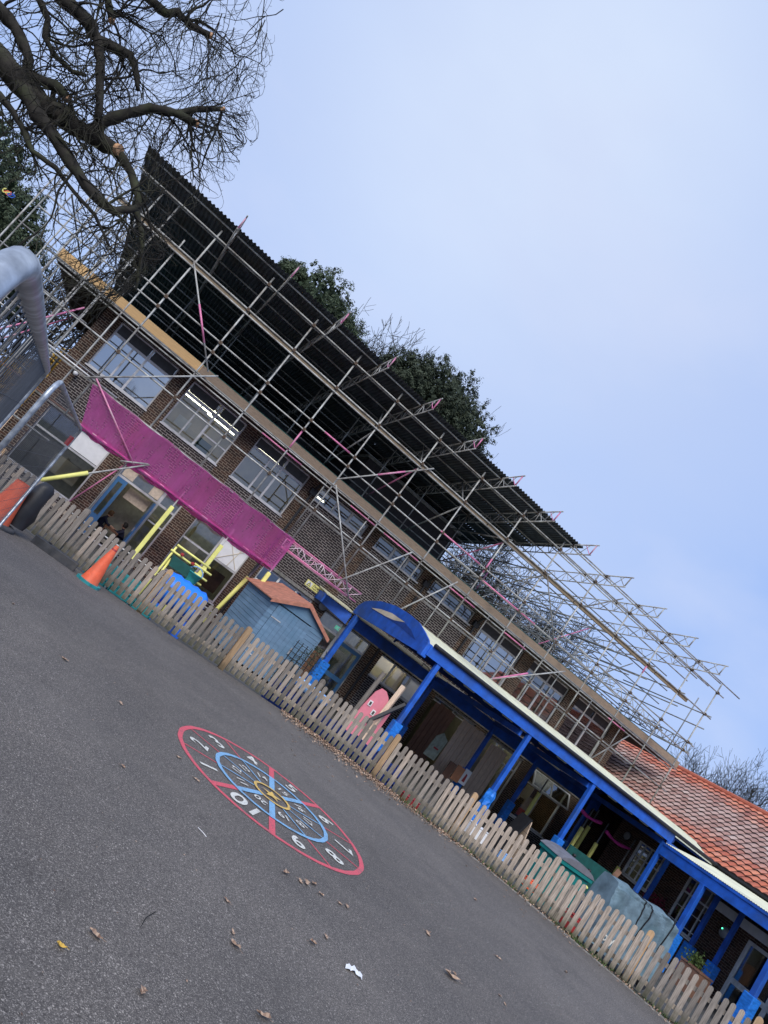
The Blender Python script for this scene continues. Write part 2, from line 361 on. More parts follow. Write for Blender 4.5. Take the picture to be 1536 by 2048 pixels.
# haze brightening around the hidden sun
dt = nt.nodes.new('ShaderNodeVectorMath'); dt.operation = 'DOT_PRODUCT'; nt.links.new(tc.outputs['Generated'], dt.inputs[0])
gd = (right*330 + down*-760 + fwd*1450).normalized(); dt.inputs[1].default_value = gd
gl = ramp(nt, dt.outputs['Value'], [(.80, 0.), (.92, .35), (1., 1.)])
cl = mixc(nt, gl, (3.1,4.8,9.1), (7.0,8.0,9.9))
cl = mixc(nt, ramp(nt, wn(1.6, 5), [(.36, 0.), (.68, .6)]), cl, (5.2,6.2,8.9)); cl = mixc(nt, ramp(nt, wn(2.9, 6, (1,1,1.6)), [(.48, 0.), (.72, .5)]), cl, (6.6,7.2,9.3))
c = mixc(nt, .86, sky.outputs[0], cl)
nt.links.new(c, bg.inputs[0])
sd = bpy.data.lights.new('Sun', 'SUN'); sd.energy = 3.1; sd.angle = R(38); sd.color = (1, .96, .9)
so = bpy.data.objects.new('Sun', sd); COL.objects.link(so)
el, az = R(40), R(205)         # soft high light through the cloud sheet
so.rotation_euler = Vector((-math.sin(az)*math.cos(el), -math.cos(az)*math.cos(el), -math.sin(el))).to_track_quat('-Z', 'Y').to_euler()
sky.sun_elevation = el; sky.sun_rotation = az
try: sc.cycles.use_denoising = True
except Exception: pass
sc.cycles.max_bounces = 6; sc.cycles.transparent_max_bounces = 16; sc.cycles.sample_clamp_indirect = 4
# ------------------------------------------------------------------ ground
F = [(-1.4,13.35),(-.3,13.1),(.9,12.75),(2.2,12.5),(3.4,12.42),(4.9,12.45),(6.2,12.05),(7.0,11.75),(7.7,11.3),(8.6,10.85),(9.4,10.15),(10.0,9.45),(10.55,8.75),(11.1,8.0),(11.75,7.05),(12.5,5.9)]
def resample(P, step):
    out = []; P = [Vector((a, b, 0)) for a, b in P]; acc = 0
    for a, b in zip(P[:-1], P[1:]):
        L = (b-a).length; d = (b-a)/L
        while acc < L: out.append((a+d*acc, d)); acc += step
        acc -= L
    return out
EXT = [(-60,16), (-8,13.9)] + F + [(14.5,2.5), (30,-25), (60,-60)]
m = MB(); m.poly([(x, y, 0) for x, y in EXT] + [(-60,-60,0)])
struct(m.build('playground', M['asphalt']))
m = MB()
cen = Vector((16, 30))
rows = []
for (x, y) in EXT:
    p = Vector((x, y)); d = (cen-p).normalized()
    rows.append([(x+d.x*t, y+d.y*t, z) for t, z in ((-.0,-.012),(.5,-.05),(2.2,-.3),(4.2,-.5))])
for a, b in zip(rows[:-1], rows[1:]):
    for i in range(3): m.quad(a[i], b[i], b[i+1], a[i+1])
m.poly([r[3] for r in rows] + [(70,-60,-.5), (70,45,-.5), (-70,45,-.5)])
struct(m.build('nursery_yard', M['yard']))
m = MB(); m.quad((-900,-900,-.62),(900,-900,-.62),(900,900,-.62),(-900,900,-.62)); struct(m.build('terrain', M['terrain']))
# flush concrete edging and the damp soil strip at the foot of the fence
def offs(P, d):
    out = []
    for i, (x, y) in enumerate(P):
        a = Vector(P[max(i-1, 0)]); b = Vector(P[min(i+1, len(P)-1)]); t = (b-a).normalized(); n = Vector((t.y, -t.x))
        out.append((x+n.x*d, y+n.y*d))
    return out
S = [p for p in F if p[0] > 4]
S0 = [tuple(q[0][:2]) for q in resample(S, .35)]
wv = [.0+.02*math.sin(i*1.7) for i in range(len(S0))]
a = offs(S0, .10); b = offs(S0, .20); m = MB()
for i in range(len(a)-1): m.box(0,1,0,1,0,1, T=lambda x, y, z, i=i: ((a[i][0]*(1-x)+a[i+1][0]*x)*(1-y)+(b[i][0]*(1-x)+b[i+1][0]*x)*y, (a[i][1]*(1-x)+a[i+1][1]*x)*(1-y)+(b[i][1]*(1-x)+b[i+1][1]*x)*y, -.05+z*.058))
struct(m.build('kerb_edging', M['edging']))
m = MB(); c0 = offs(S0, .10); c1 = offs(S0, -.12)
for i in range(len(a)-1):
    m.quad((*c0[i], .006), (*c0[i+1], .006), (*c1[i+1], .012+.01*random.random()), (*c1[i], .012))
struct(m.build('soil_verge', M['soil']))

# painted target on the asphalt
TC = Vector((3.18, 6.92, 0)); A0 = 75
tgt = thing('painted_target', 'red, blue and yellow painted number target with white numbers 1 to 20 and a star', 'playground marking', TC)
def ring(r0, r1, z, mat, name, n=96):
    m = MB()
    for i in range(n):
        t0, t1 = 2*math.pi*i/n, 2*math.pi*(i+1)/n
        j = lambda t, r: (TC.x+math.cos(t)*(r+.003*math.sin(t*23)), TC.y+math.sin(t)*(r+.003*math.sin(t*31)), z)
        m.quad(j(t0, r0), j(t0, r1), j(t1, r1), j(t1, r0))
    return m.build(name, mat, tgt)
ring(1.075, 1.13, .004, M['markred'], 'red_ring'); ring(.64, .69, .008, M['markblue'], 'blue_ring'); ring(.19, .225, .012, M['markyel'], 'yellow_ring')
for k in range(10):
    mr, mb = MB(), MB()
    t = R(A0-36*k); d = Vector((math.cos(t), math.sin(t), 0)); n = Vector((-d.y, d.x, 0))
    wd = .034 if k in (0, 1, 5, 6) else .011
    for mm, r0, r1, z in ((mr, .69, 1.075, .004), (mb, .225, .64, .008)):
        w2 = wd if (mm is mr or k in (0,1,5,6)) else .011
        mm.quad(*[TC + d*r + n*s*w2 + Vector((0,0,z)) for r, s in ((r0,-1),(r1,-1),(r1,1),(r0,1))])
    mr.build('red_spoke', M['markred'], tgt); mb.build('blue_spoke', M['markblue'], tgt)
m = MB()
for i in range(5):
    t = R(75+72*i); m.poly([TC+Vector((0,0,.012)), TC+Vector((.05*math.cos(t-R(36)), .05*math.sin(t-R(36)), .012)), TC+Vector((.125*math.cos(t), .125*math.sin(t), .012)), TC+Vector((.05*math.cos(t+R(36)), .05*math.sin(t+R(36)), .012))])
m.build('star', M['markyel'], tgt)
def text_mesh(txt, size, mat, name, parent, Mt, ext=0.0, bold=0.0):
    cu = bpy.data.curves.new(name, 'FONT'); cu.body = txt; cu.size = size; cu.align_x = 'CENTER'; cu.align_y = 'CENTER'; cu.extrude = ext; cu.offset = bold
    o = bpy.data.objects.new('tmp', cu); COL.objects.link(o)
    dg = bpy.context.evaluated_depsgraph_get(); me = bpy.data.meshes.new_from_object(o.evaluated_get(dg)); bpy.data.objects.remove(o)
    me.name = name; me.materials.clear(); me.materials.append(mat)
    me.transform(parent_world(parent).inverted() @ Mt if parent else Mt)
    q = bpy.data.objects.new(name, me); COL.objects.link(q)
    if parent: q.parent = parent
    return q
for i in range(20):
    n_ = i+1; k = i % 10; ang = -159-36*k; t = R(ang); r = .875 if i < 10 else .43
    big = (n_ == 10); sz = (.30 if not big else .36) if i < 10 else .155
    Mt = Matrix.Translation(TC + Vector((math.cos(t)*r, math.sin(t)*r, .012 if i >= 10 else .008))) @ Matrix.Rotation(t-R(90), 4, 'Z')
    text_mesh(str(n_), sz, M['markwhite'], 'number', tgt, Mt, bold=.006 if i < 10 else .002)

def flake(m, p, s, nz=.4):
    n = Vector((random.gauss(0, nz), random.gauss(0, nz), 1)).normalized(); t = n.orthogonal().normalized(); t.rotate(Matrix.Rotation(random.uniform(0, 6.28), 3, n)); b2 = n.cross(t)
    p = Vector(p); m.poly([p-t*s, p-b2*s*.5, p+t*s, p+b2*s*.5])
# fallen leaves, one object each
def leaf_mesh(seed, s=.045):
    rn = random.Random(seed); m = MB(); n = 7; L = []; 
    curl = rn.uniform(.2, 1.1); wob = rn.uniform(0, 6)
    prof = [0, .45, .8, .55, .95, .5, .0]
    for i in range(n):
        u = i/(n-1); x = (u-.5)*2*s; wd = prof[i]*s*rn.uniform(.5, .8); z = .006 + curl*s*.5*abs(u-.5)**1.5*2 + .004*math.sin(wob+u*5)
        L.append(((x, -wd, z+curl*wd*.5+rn.uniform(0,.006)), (x, rn.uniform(-.1,.1)*s, z), (x, wd*rn.uniform(.6,1.1), z+curl*wd*.4+rn.uniform(0,.008))))
    for a, b in zip(L[:-1], L[1:]):
        for j in (0, 1): m.quad(a[j], b[j], b[j+1], a[j+1])
    m.tube([(s, 0, .01), (s*1.35, .1*s, .006), (s*1.6, .3*s, .004)], .0012, 3)
    return m
LV = []
for s_ in range(6):
    m = leaf_mesh(s_+3); o = m.build('fallen_leaf', M['deadleaf']); rn = random.Random(s_)
    shade_attr(o, [(rn.uniform(.0,.9),)*3 for _ in o.data.polygons]); LV.append(o)
spots = [(.16,7.95),(.8,7.13),(1.4,6.85),(1.39,5.37),(1.99,6.34),(2.13,6.03),(2.98,5.17),(3.15,5.28),(3.05,5.2),(2.83,5.16),(2.1,4.23),(2.08,3.9),(2.07,3.78),(1.2,3.26),(3.18,5.15),(2.8,4.29),(3.39,5.19),(3.47,5.21),(4.63,5.67),(4.7,5.75),(4.55,5.1),(4.62,5.12),(5.25,5.23),(5.94,6.18),(7.95,7.22),(5.23,5.11),(2.13,3.27),(1.43,3.03),(6.79,7.91),(2.98,4.48)]
for _ in range(64):
    q = random.random(); i = random.randrange(6, 12); p = Vector(F[i]); d = abs(random.gauss(.2, .75))+.25
    spots.append((p.x + random.uniform(-.6,.6) - d*.45, p.y - d*.8))
spots += [(random.uniform(4.2,5.6), random.uniform(9.2,11.6)) for _ in range(24)]
for i, (x, y) in enumerate(spots):
    src = LV[i % 6]; o = src if i < 6 else src.copy()
    if i >= 6: COL.objects.link(o)
    o.location = (x, y, .002); k = random.uniform(.5, .95) if i < 30 else random.uniform(.3, .65); o.scale = (k, k, k)
    o.rotation_euler = (0, 0, random.uniform(0, 6.28))
    tag(o, 'small curled dry brown leaf lying loose on the grey asphalt', 'leaf', 'dry leaves scattered over the asphalt')
m = leaf_mesh(50, .026); o = m.build('fallen_leaf', M['leafyel']); shade_attr(o, [(.9,)*3]*len(o.data.polygons)); o.location = (1.04, 3.07, .002)
tag(o, 'single bright yellow leaf lying flat on the asphalt in the near corner', 'leaf')
m = leaf_mesh(58, .08); o = m.build('fallen_leaf', M['deadleaf']); shade_attr(o, [(.55+.3*random.random(),)*3 for _ in o.data.polygons]); o.location = (4.52, 5.02, .002); o.rotation_euler = (0,0,-.2)
tag(o, 'largest long pale brown leaf on the asphalt below the chalk scribble', 'leaf')
m = MB(); pts = []
for i in range(10):
    u = i/9; pts.append((( u-.5)*.13, -.022-.018*math.sin(u*7+1), .004+.012*math.sin(u*9)**2)); 
for i in range(9):
    a_, b_ = pts[i], pts[i+1]; m.quad(a_, b_, (b_[0], b_[1]+.05+.02*math.sin(i*2.), .018), (a_[0], a_[1]+.05+.02*math.sin(i*2.-2), .018))
o = m.build('paper_scrap', M['white']); o.location = (3.11, 4.21, .002); o.rotation_euler = (0,0,-.3); tag(o, 'crumpled strip of white paper litter on the asphalt', 'litter')
for (x, y, L_, a_) in ((2.04,5.03,.10,2.2),(5.0,4.2,.3,.4),(1.5,3.6,.22,1.1)):
    m = MB(); m.tube([(-L_/2,0,.006),(-L_*.1,.012,.012),(L_/2,0,.005)], .0022, 5); o = m.build('twig', M['twig'] if x > 3 or x < 1.6 else M['white'])
    o.location = (x, y, .001); o.rotation_euler = (0, 0, a_)
    tag(o, {2.04:'short white bent stick lying beside the painted target', 5.0:'long thin dark twig lying near the large pale leaf', 1.5:'thin dark twig lying in the near corner of the asphalt'}[x], 'twig')
m = MB(); vals = []
for _ in range(900):
    t_ = random.random(); q = (random.uniform(.2, 11), random.uniform(2.6, 12))
    if q[0] > 7 and q[1] > 21-1.25*q[0]: continue
    s_ = random.uniform(.002, .009); flake(m, (q[0], q[1], .004), s_, .25); vals.append((random.random(),)*3)
o = m.build('grit_and_leaf_crumbs', M['deadleaf'], kind='stuff'); shade_attr(o, vals); tag(o, 'tiny crumbs of leaf and grit scattered over the asphalt', 'grit')
# faint chalk scribble
m = MB()
for k, (x0, y0, x1, y1) in enumerate(((4.75,6.3,5.6,6.9),(5.0,6.1,5.5,6.35),(6.1,5.6,6.9,6.1),(6.0,6.4,6.4,6.3))):
    P = [Vector((x0+(x1-x0)*u+.05*math.sin(u*9+k), y0+(y1-y0)*u+.04*math.cos(u*7), .003)) for u in [i/14 for i in range(15)]]
    for a_, b_ in zip(P[:-1], P[1:]):
        n = (b_-a_).cross(Vector((0,0,1))).normalized()*.007; m.quad(a_-n, b_-n, b_+n, a_+n)
cm, cnt, cb_ = newmat('faint_chalk'); cb_.inputs['Base Color'].default_value = (.42,.40,.33,1); cb_.inputs['Roughness'].default_value = 1
out = cnt.nodes['Material Output']; tr = cnt.nodes.new('ShaderNodeBsdfTransparent'); mxs = cnt.nodes.new('ShaderNodeMixShader')
cnt.links.new(ramp(cnt, noise(cnt, 60, 3, .8), [(.45, 0.), (.65, .55)]), mxs.inputs[0]); cnt.links.new(tr.outputs[0], mxs.inputs[1]); cnt.links.new(cb_.outputs[0], mxs.inputs[2]); cnt.links.new(mxs.outputs[0], out.inputs[0])
tag(m.build('chalk_scribble', cm), 'faint pale chalk lines drawn on the asphalt near the fence', 'chalk marks')
# drift of leaves and weeds at the fence foot (uncountable)
m = MB(); vals = []
SD = resample(S, .05)
for _ in range(11000):
    P, d = random.choice(SD); n = Vector((d.y, -d.x, 0)); u = abs(random.gauss(0, .15))
    dens = math.exp(-((P.x-6.3)/1.6)**2) + .08
    if random.random() > dens: continue
    flake(m, P + n*(u*(1+2.4*dens*random.random())+.02) + Vector((0,0,.012+random.random()*.03)), random.uniform(.012, .034), .5); vals.append((random.random(),)*3)
o = m.build('leaf_litter', M['deadleaf'], kind='stuff'); shade_attr(o, vals); tag(o, 'drift of dead brown leaves along the foot of the picket fence', 'leaf litter')
m = MB(); vals = []
for _ in range(60):
    P, d = random.choice([q for q in SD if q[0].x > 7.3]); n = Vector((d.y, -d.x, 0)); base = P + n*random.uniform(-.08, .1)
    for k in range(random.randint(10, 26)):
        a_ = random.uniform(0, 6.28); L_ = random.uniform(.03, .10); dv = Vector((math.cos(a_)*.6, math.sin(a_)*.6, 1)).normalized()*L_; s_ = Vector((-math.sin(a_), math.cos(a_), 0))*.006
        q = base + Vector((random.gauss(0,.04), random.gauss(0,.04), .008)); m.poly([q-s_, q+s_, q+dv]); vals.append((random.random(),)*3)
o = m.build('weeds', M['weed'], kind='stuff'); shade_attr(o, vals); tag(o, 'low green weeds and grass growing along the fence foot', 'weeds')

# ------------------------------------------------------------------ picket fence
fence = thing('picket_fence', 'long weathered timber picket fence with rounded tops curving across the yard', 'fence', (5, 12, 0))
PK = resample(F[:], .112)
def picket_mesh(w_=.076, h=.79, t=.018, seed=0):
    rn = random.Random(seed); m = MB(); P = [(-w_/2, 0, .035), (w_/2, 0, .035), (w_/2, 0, h-w_*.5)]
    for i in range(1, 7):
        a_ = math.pi*i/7; P.append((w_/2*math.cos(a_), 0, h-w_*.5+w_*.5*math.sin(a_)))
    P.append((-w_/2, 0, h-w_*.5)); m.prism(P, (0, t, 0)); return m
mp = picket_mesh().build('picket', M['picket']).data
bpy.data.objects.remove(bpy.data.objects['picket'])
order = sorted(range(len(PK)), key=lambda i: PK[i][0].length)
near = set(order[:100]); rest = MB(); fi = parent_world(fence).inverted()
for i, (P, d) in enumerate(PK):
    ang = math.atan2(d.y, d.x) + random.gauss(0, .02); lean = random.gauss(0, .012); ph = 1+random.gauss(0, .012)
    T = Matrix.Translation((P.x, P.y, random.uniform(-.01,.008))) @ Matrix.Rotation(ang, 4, 'Z') @ Matrix.Rotation(lean, 4, 'Y') @ Matrix.Diagonal((1, 1, ph, 1))
    if i in near:
        o = bpy.data.objects.new('picket', mp); COL.objects.link(o); o.parent = fence; o.matrix_local = fi @ T
    else:
        n = len(rest.v); rest.v += [tuple(T @ v.co) for v in mp.vertices]
        for p in mp.polygons: rest.f.append(tuple(n+k for k in p.vertices)); rest.m.append(0)
rest.build('picket', M['picket'], fence, kind='stuff')
bayp = resample(F[:], 1.68)
RL = offs([tuple(p[:2]) for p, d in resample(F[:], .28)], -.037)
for i in range(0, len(RL)-1, 6):
    seg = [Vector((*q, 0)) for q in RL[i:i+7]]
    for z in (.2, .6):
        m = MB()
        for a_, b_ in zip(seg[:-1], seg[1:]):
            d = (b_-a_).normalized(); n = Vector((d.y, -d.x, 0))
            m.prism([a_+n*-.018+Vector((0,0,z-.035)), a_+n*.016+Vector((0,0,z-.035)), a_+n*.016+Vector((0,0,z+.035)), a_+n*-.018+Vector((0,0,z+.035))], (b_-a_)*.999)
        m.build('rail', M['picket'], fence)
for i, (P, d) in enumerate(bayp):
    m = MB(); n = Vector((d.y, -d.x, 0)); h = .86+.03*random.random(); q = P + n*.03 if i % 2 else P - n*.02
    prof = []
    for k in range(9):
        a_ = math.pi*k/8; prof.append(q - d*(.05*math.cos(a_)) + Vector((0,0,h-.05+.05*math.sin(a_))))
    m.prism([q-d*.05+Vector((0,0,-.2))] + prof + [q+d*.05+Vector((0,0,-.2))], n*-.09)
    m.build('post', M['newpost'] if i % 3 != 1 else M['picket'], fence)
# ------------------------------------------------------------------ school building
FY = 24.0
school = thing('school_building', 'two storey dark brick school with flat roof, timber fascia and rows of grey framed windows', 'building', (10, 28, -.5))
def wall_cells(m, u0, u1, z0, z1, holes, fn, T):
    us = sorted({u0, u1} | {h[0] for h in holes} | {h[1] for h in holes} | set(fn['cuts'])); zs = sorted({z0, z1} | {h[2] for h in holes} | {h[3] for h in holes})
    us = [u for u in us if u0 <= u <= u1]; zs = [z for z in zs if z0 <= z <= z1]
    def solid(i, j):
        if i < 0 or j < 0 or i >= len(us)-1 or j >= len(zs)-1: return None
        u, z = (us[i]+us[i+1])/2, (zs[j]+zs[j+1])/2
        return not any(h[0] < u < h[1] and h[2] < z < h[3] for h in holes)
    for i in range(len(us)-1):
        for j in range(len(zs)-1):
            if not solid(i, j): continue
            m.mi = fn['mat']((us[i]+us[i+1])/2, (zs[j]+zs[j+1])/2)
            a, b, c, d = us[i], us[i+1], zs[j], zs[j+1]
            m.quad(T(a,0,c), T(b,0,c), T(b,0,d), T(a,0,d))
            for (di, dj, p, q) in ((-1,0,(a,c),(a,d)), (1,0,(b,c),(b,d)), (0,-1,(a,c),(b,c)), (0,1,(a,d),(b,d))):
                s_ = solid(i+di, j+dj)
                if s_ is False or s_ is None: m.quad(T(p[0],0,p[1]), T(q[0],0,q[1]), T(q[0],.28,q[1]), T(p[0],.28,p[1]))
PIT = 2.735; U0 = -2.33
bay = lambda k: (U0+PIT*k, U0+PIT*k+2.17)
upper = []; lower = []
for k in range(9):
    a, b = bay(k); upper.append((a, b, 3.70, 5.38) if k not in (3,4,5) else (a, b, 4.85, 5.36))
    lower.append({0:(a,b,.05,2.07),1:(a,b,-.5,2.07),2:(a,b,.05,2.07),3:(a,b,1.50,2.07),4:(a,b,-.5,2.07),5:(a,b,1.20,2.03),6:(a,b,-.5,2.0),7:(a,b,-.5,2.0),8:(a,b,.04,2.03)}[k])
cuts = [u for k in range(9) for u in (bay(k))]
def bmat(u, z):
    inb = any(bay(k)[0] < u < bay(k)[1] for k in range(9))
    if z > 2.6 or z < 2.2: return 0 if inb else 1
    return 0 if inb else 1
m = MB(); wall_cells(m, -2.9, 22.45, -.55, 5.48, upper+lower, {'cuts': cuts, 'mat': bmat}, lambda u, d, z: (u, FY+d, z))
m.mi = 1
m.quad((-2.9,FY,-.55),(-2.9,33,-.55),(-2.9,33,5.48),(-2.9,FY,5.48)); m.quad((22.45,FY,-.55),(22.45,33,-.55),(22.45,33,5.48),(22.45,FY,5.48)); m.quad((-2.9,33,-.55),(22.45,33,-.55),(22.45,33,5.48),(-2.9,33,5.48))
m.build('wall', [M['brick_dark'], M['brick_brown']], school)
m = MB(); m.box(-4.62, 24.6, 22.93, 34.2, 5.52, 5.74); rf = m.build('roof', M['roof_felt'], school)
m = MB(); m.box(-4.64, .3, 22.885, 22.93, 5.49, 5.765); m.build('fascia', M['ply'], school, label='new plywood fascia board at the left end')
for x0, x1 in ((.3, 5.1), (5.1, 9.9), (9.9, 14.7), (14.7, 19.6), (19.6, 24.62)):
    m = MB(); m.box(x0+.004, x1, 22.89, 22.93, 5.47, 5.75); m.build('fascia', M['fascia'], school)
m = MB(); m.box(-4.62, 24.6, 22.95, 33.9, 5.485, 5.515)
for i in range(30): m.box(-4.6, -2.92, 23.0+i*.36, 23.03+i*.36, 5.40, 5.484)
m.build('soffit', M['soffit'], school)
m = MB(); m.box(-4.6, 24.5, 22.98, 33.4, 5.742, 5.79); m.build('roof_edge_strip', M['green'], school)
# soffit beams and concrete heads
m = MB(); m.box(-2.9, 22.45, FY-.03, FY+.02, 2.09, 2.2); m.build('lintel_band', M['edging'], school)
# tank room
m = MB(); m.box(7.2, 12.1, 26.4, 31.4, 5.79, 7.75); m.build('tank_room', M['clad'], school)
m = MB(); m.box(7.1, 12.2, 26.3, 31.5, 7.75, 7.87); m.build('tank_room_roof', M['edging'], school)
# interior
m = MB(); m.quad((-2.88,27.8,-.5),(22.4,27.8,-.5),(22.4,27.8,2.9),(-2.88,27.8,2.9)); m.build('interior_wall', M['in_grey'], school)
m = MB(); m.quad((-2.88,28.4,3.0),(22.4,28.4,3.0),(22.4,28.4,5.48),(-2.88,28.4,5.48))
for u in (3.0, 8.35, 13.8, 19.2): m.box(u-.05, u+.05, 24.32, 28.3, 3.0, 5.47)
m.build('interior_wall', M['in_wall'], school)
m = MB()
for u in (.12, 5.6, 8.3, 11.1, 16.5, 19.2): m.box(u-.05, u+.05, 24.32, 27.7, -.5, 2.9)
m.build('interior_partition', M['in_grey'], school)
m = MB(); m.box(-2.88, 22.43, 24.3, 32.9, 2.62, 2.98); m.box(-2.88, 22.43, 24.3, 32.9, -.54, -.5); m.build('floor_slab', M['in_wall'], school)
for (x, y, z, l) in ((.95,25.2,5.2,1.2),(1.0,26.4,5.2,1.2),(2.0,25.4,5.2,1.2),(2.1,26.8,5.2,1.2),(4.0,25.6,5.25,.9),(6.2,26,5.25,1),(14.6,26,5.25,.8),(12.0,25.3,2.3,.5),(12.9,25.6,2.3,.5),(1.6,26.5,2.45,1.2),(4.3,26.8,2.4,.8),(9.9,26,2.4,.8),(18.2,26,2.4,.8),(20.6,26,2.4,1),(15.6,25.0,2.1,.5),(10.2,24.9,2.4,.9),(9.2,25.2,2.4,.6),(12.5,24.8,2.45,1.0),(4.3,25.2,2.4,1.0),(-1,25.4,2.4,1.0),(20.6,25.0,2.4,1.2),(18.4,24.9,2.4,.6),(1.2,25.0,2.5,.8)):
    m = MB(); m.box(x-l/2, x+l/2, y-.04, y+.04, z-.02, z+.02); m.build('ceiling_and_fill_light', M['tube_and_fill'], school)  # visible tubes plus further ones added to brighten the rooms

def frame(m, T, u0, u1, z0, z1, t=.05, d0=.10, d1=.17):
    m.box(u0, u1, d0, d1, z0, z0+t, T); m.box(u0, u1, d0, d1, z1-t, z1, T); m.box(u0, u0+t, d0, d1, z0+t, z1-t, T); m.box(u1-t, u1, d0, d1, z0+t, z1-t, T)
def window(parent, T, u0, u1, z0, z1, mv=(), mh=(), fmat='alu', pane='pane', t=.05, sill=True, panels=(), name='window', extra=None):
    """T maps (u, depth, z) to world; mv vertical bars (u, z0, z1), mh horizontal bars (z, u0, u1)"""
    m = MB(); frame(m, T, u0, u1, z0, z1, t)
    for (u, a, b, *k) in mv:
        h = (k[0] if k else t)/2; m.box(u-h, u+h, .103, .167, a, b, T)
    for (z, a, b, *k) in mh:
        h = (k[0] if k else t)/2; m.box(a, b, .106, .164, z-h, z+h, T)
    wn_ = m.build(name, M[fmat], parent, bevel=0)
    m = MB(); m.quad(T(u0+t*.5,.14,z0+t*.5), T(u1-t*.5,.14,z0+t*.5), T(u1-t*.5,.14,z1-t*.5), T(u0+t*.5,.14,z1-t*.5)); m.build('pane', M[pane], wn_)
    if sill:
        m = MB(); m.box(u0-.03, u1+.03, -.06, .12, z0-.05, z0-.002, T); m.build('sill', M[fmat], wn_)
    for (a, b, c, d, mt) in panels:
        m = MB(); m.box(a, b, .108, .136, c, d, T); m.build('panel', M[mt], wn_)
    return wn_
TF = lambda u, d, z: (u, FY+d, z)
upane = {0:'pane_sky',1:'pane_dark',2:'pane_mid',3:'pane_mid',4:'pane_mid',5:'pane_mid',6:'pane_sky',7:'pane_mid',8:'pane_dark'}
for k in range(9):
    a, b, z0, z1 = upper[k]; mid = (a+b)/2
    if k in (3,4,5):
        window(school, TF, a, b, z0, z1, mv=[(a+.78, z0, z1, .09), (b-.72, z0, z1, .09)], pane=upane[k])
    else:
        zt = 4.98
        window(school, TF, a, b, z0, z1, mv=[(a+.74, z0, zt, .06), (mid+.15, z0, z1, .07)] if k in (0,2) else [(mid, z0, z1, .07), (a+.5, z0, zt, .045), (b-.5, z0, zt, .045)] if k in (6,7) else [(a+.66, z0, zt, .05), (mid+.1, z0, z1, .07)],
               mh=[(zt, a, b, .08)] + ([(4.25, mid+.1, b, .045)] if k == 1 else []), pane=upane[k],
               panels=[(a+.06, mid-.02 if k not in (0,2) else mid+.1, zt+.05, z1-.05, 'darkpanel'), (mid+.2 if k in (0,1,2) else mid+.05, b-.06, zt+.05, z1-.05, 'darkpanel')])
# ground floor
a, b, z0, z1 = lower[0]
window(school, TF, a, b, z0, z1, mh=[(1.35, a, b, .06)], mv=[(a+1.12, z0, 1.35)], pane='pane', panels=[(a+1.15, b-.05, 1.40, 1.98, 'white')])
a, b, z0, z1 = lower[1]      # door bay with open blue doors
w1 = window(school, TF, a, b, z0, z1, mh=[(1.6, a, b, .07), (1.0, 2.0, b, .05)], mv=[(1.92, z0, z1, .1)], pane='pane_dark', sill=False, name='door_screen', panels=[(a+.1, a+.5, 1.66, 2.0, 'paper'), (a+1.1, a+1.45, 1.66, 2.0, 'paper')])
bpy.data.objects.remove([c for c in bpy.data.objects if c.parent == w1 and c.name.startswith('pane')][0])
m = MB(); m.quad((1.97,FY+.14,z0),(b-.03,FY+.14,z0),(b-.03,FY+.14,z1),(1.97,FY+.14,z1)); m.quad((a,FY+.14,1.63),(1.9,FY+.14,1.63),(1.9,FY+.14,z1),(a,FY+.14,z1)); m.build('pane', M['pane'], w1)
m = MB(); x0 = a+.06
m.box(x0, x0+.10, FY+.08, FY+.13, -.45, 1.56); m.box(x0+.26, x0+.36, FY+.08, FY+.13, -.45, 1.56); m.box(x0+.1, x0+.26, FY+.08, FY+.13, 1.42, 1.56); m.box(x0+.1, x0+.26, FY+.08, FY+.13, -.45, .22)
dl = m.build('door', M['doorblue'], school); m = MB(); m.quad((x0+.1,FY+.105,.22),(x0+.26,FY+.105,.22),(x0+.26,FY+.105,1.42),(x0+.1,FY+.105,1.42)); m.build('pane', M['pane'], dl)
m = MB(); m.box(1.80, 1.85, FY-.62, FY+.1, -.45, 1.54); dr = m.build('door', M['doorblue'], school, label='blue door leaf standing open'); m = MB(); m.box(1.775, 1.797, FY-.5, FY-.42, .45, .6); m.build('handle', M['alu'], dr)
m = MB(); m.box(.98, 1.78, FY+.5, FY+.51, 1.10, 1.50); m.build('paper_frieze', M['paper'], school)
m = MB(); m.box(.9, 1.9, FY+1.6, FY+1.62, -.4, 1.5); m.build('display_board', M['in_grey'], school)
a, b, z0, z1 = lower[2]
window(school, TF, a, b, z0, z1, mh=[(1.25, a, b, .06)], mv=[(a+1.1, z0, z1, .06)], pane='pane', panels=[(a+1.14, b-.05, 1.29, 2.0, 'white')])
m = MB()
for (p, q) in (((4.45,1.3),(5.1,1.98)),((4.6,1.98),(5.2,1.35)),((4.9,1.3),(5.0,2.0))): m.tube([(p[0],FY+.095,p[1]),(q[0],FY+.095,q[1])], .012, 4)
m.build('window_sticker', M['in_wall'], school)
a, b, z0, z1 = lower[3]
window(school, TF, a, b, z0, z1, mv=[(a+.75, z0, z1, .07), (b-.68, z0, z1, .07)], fmat='whitefr', pane='pane_mid', t=.06)
a, b, z0, z1 = lower[4]
ws = window(school, TF, a, b, z0, z1, mh=[(1.6, a, b, .07)], mv=[(a+.95, z0, z1, .09)], fmat='alu', pane='pane', sill=False, name='door_screen', panels=[(a+.1, a+.9, -.4, .75, 'brown')])
m = MB(); u0_, u1_ = a+1.04, b-.06
m.box(u0_, u0_+.11, FY+.06, FY+.10, -.5, 1.55); m.box(u1_-.11, u1_, FY+.06, FY+.10, -.5, 1.55); m.box(u0_, u1_, FY+.062, FY+.098, 1.42, 1.55); m.box(u0_, u1_, FY+.062, FY+.098, .3, .46); m.box(u0_, u1_, FY+.062, FY+.098, -.5, -.3)
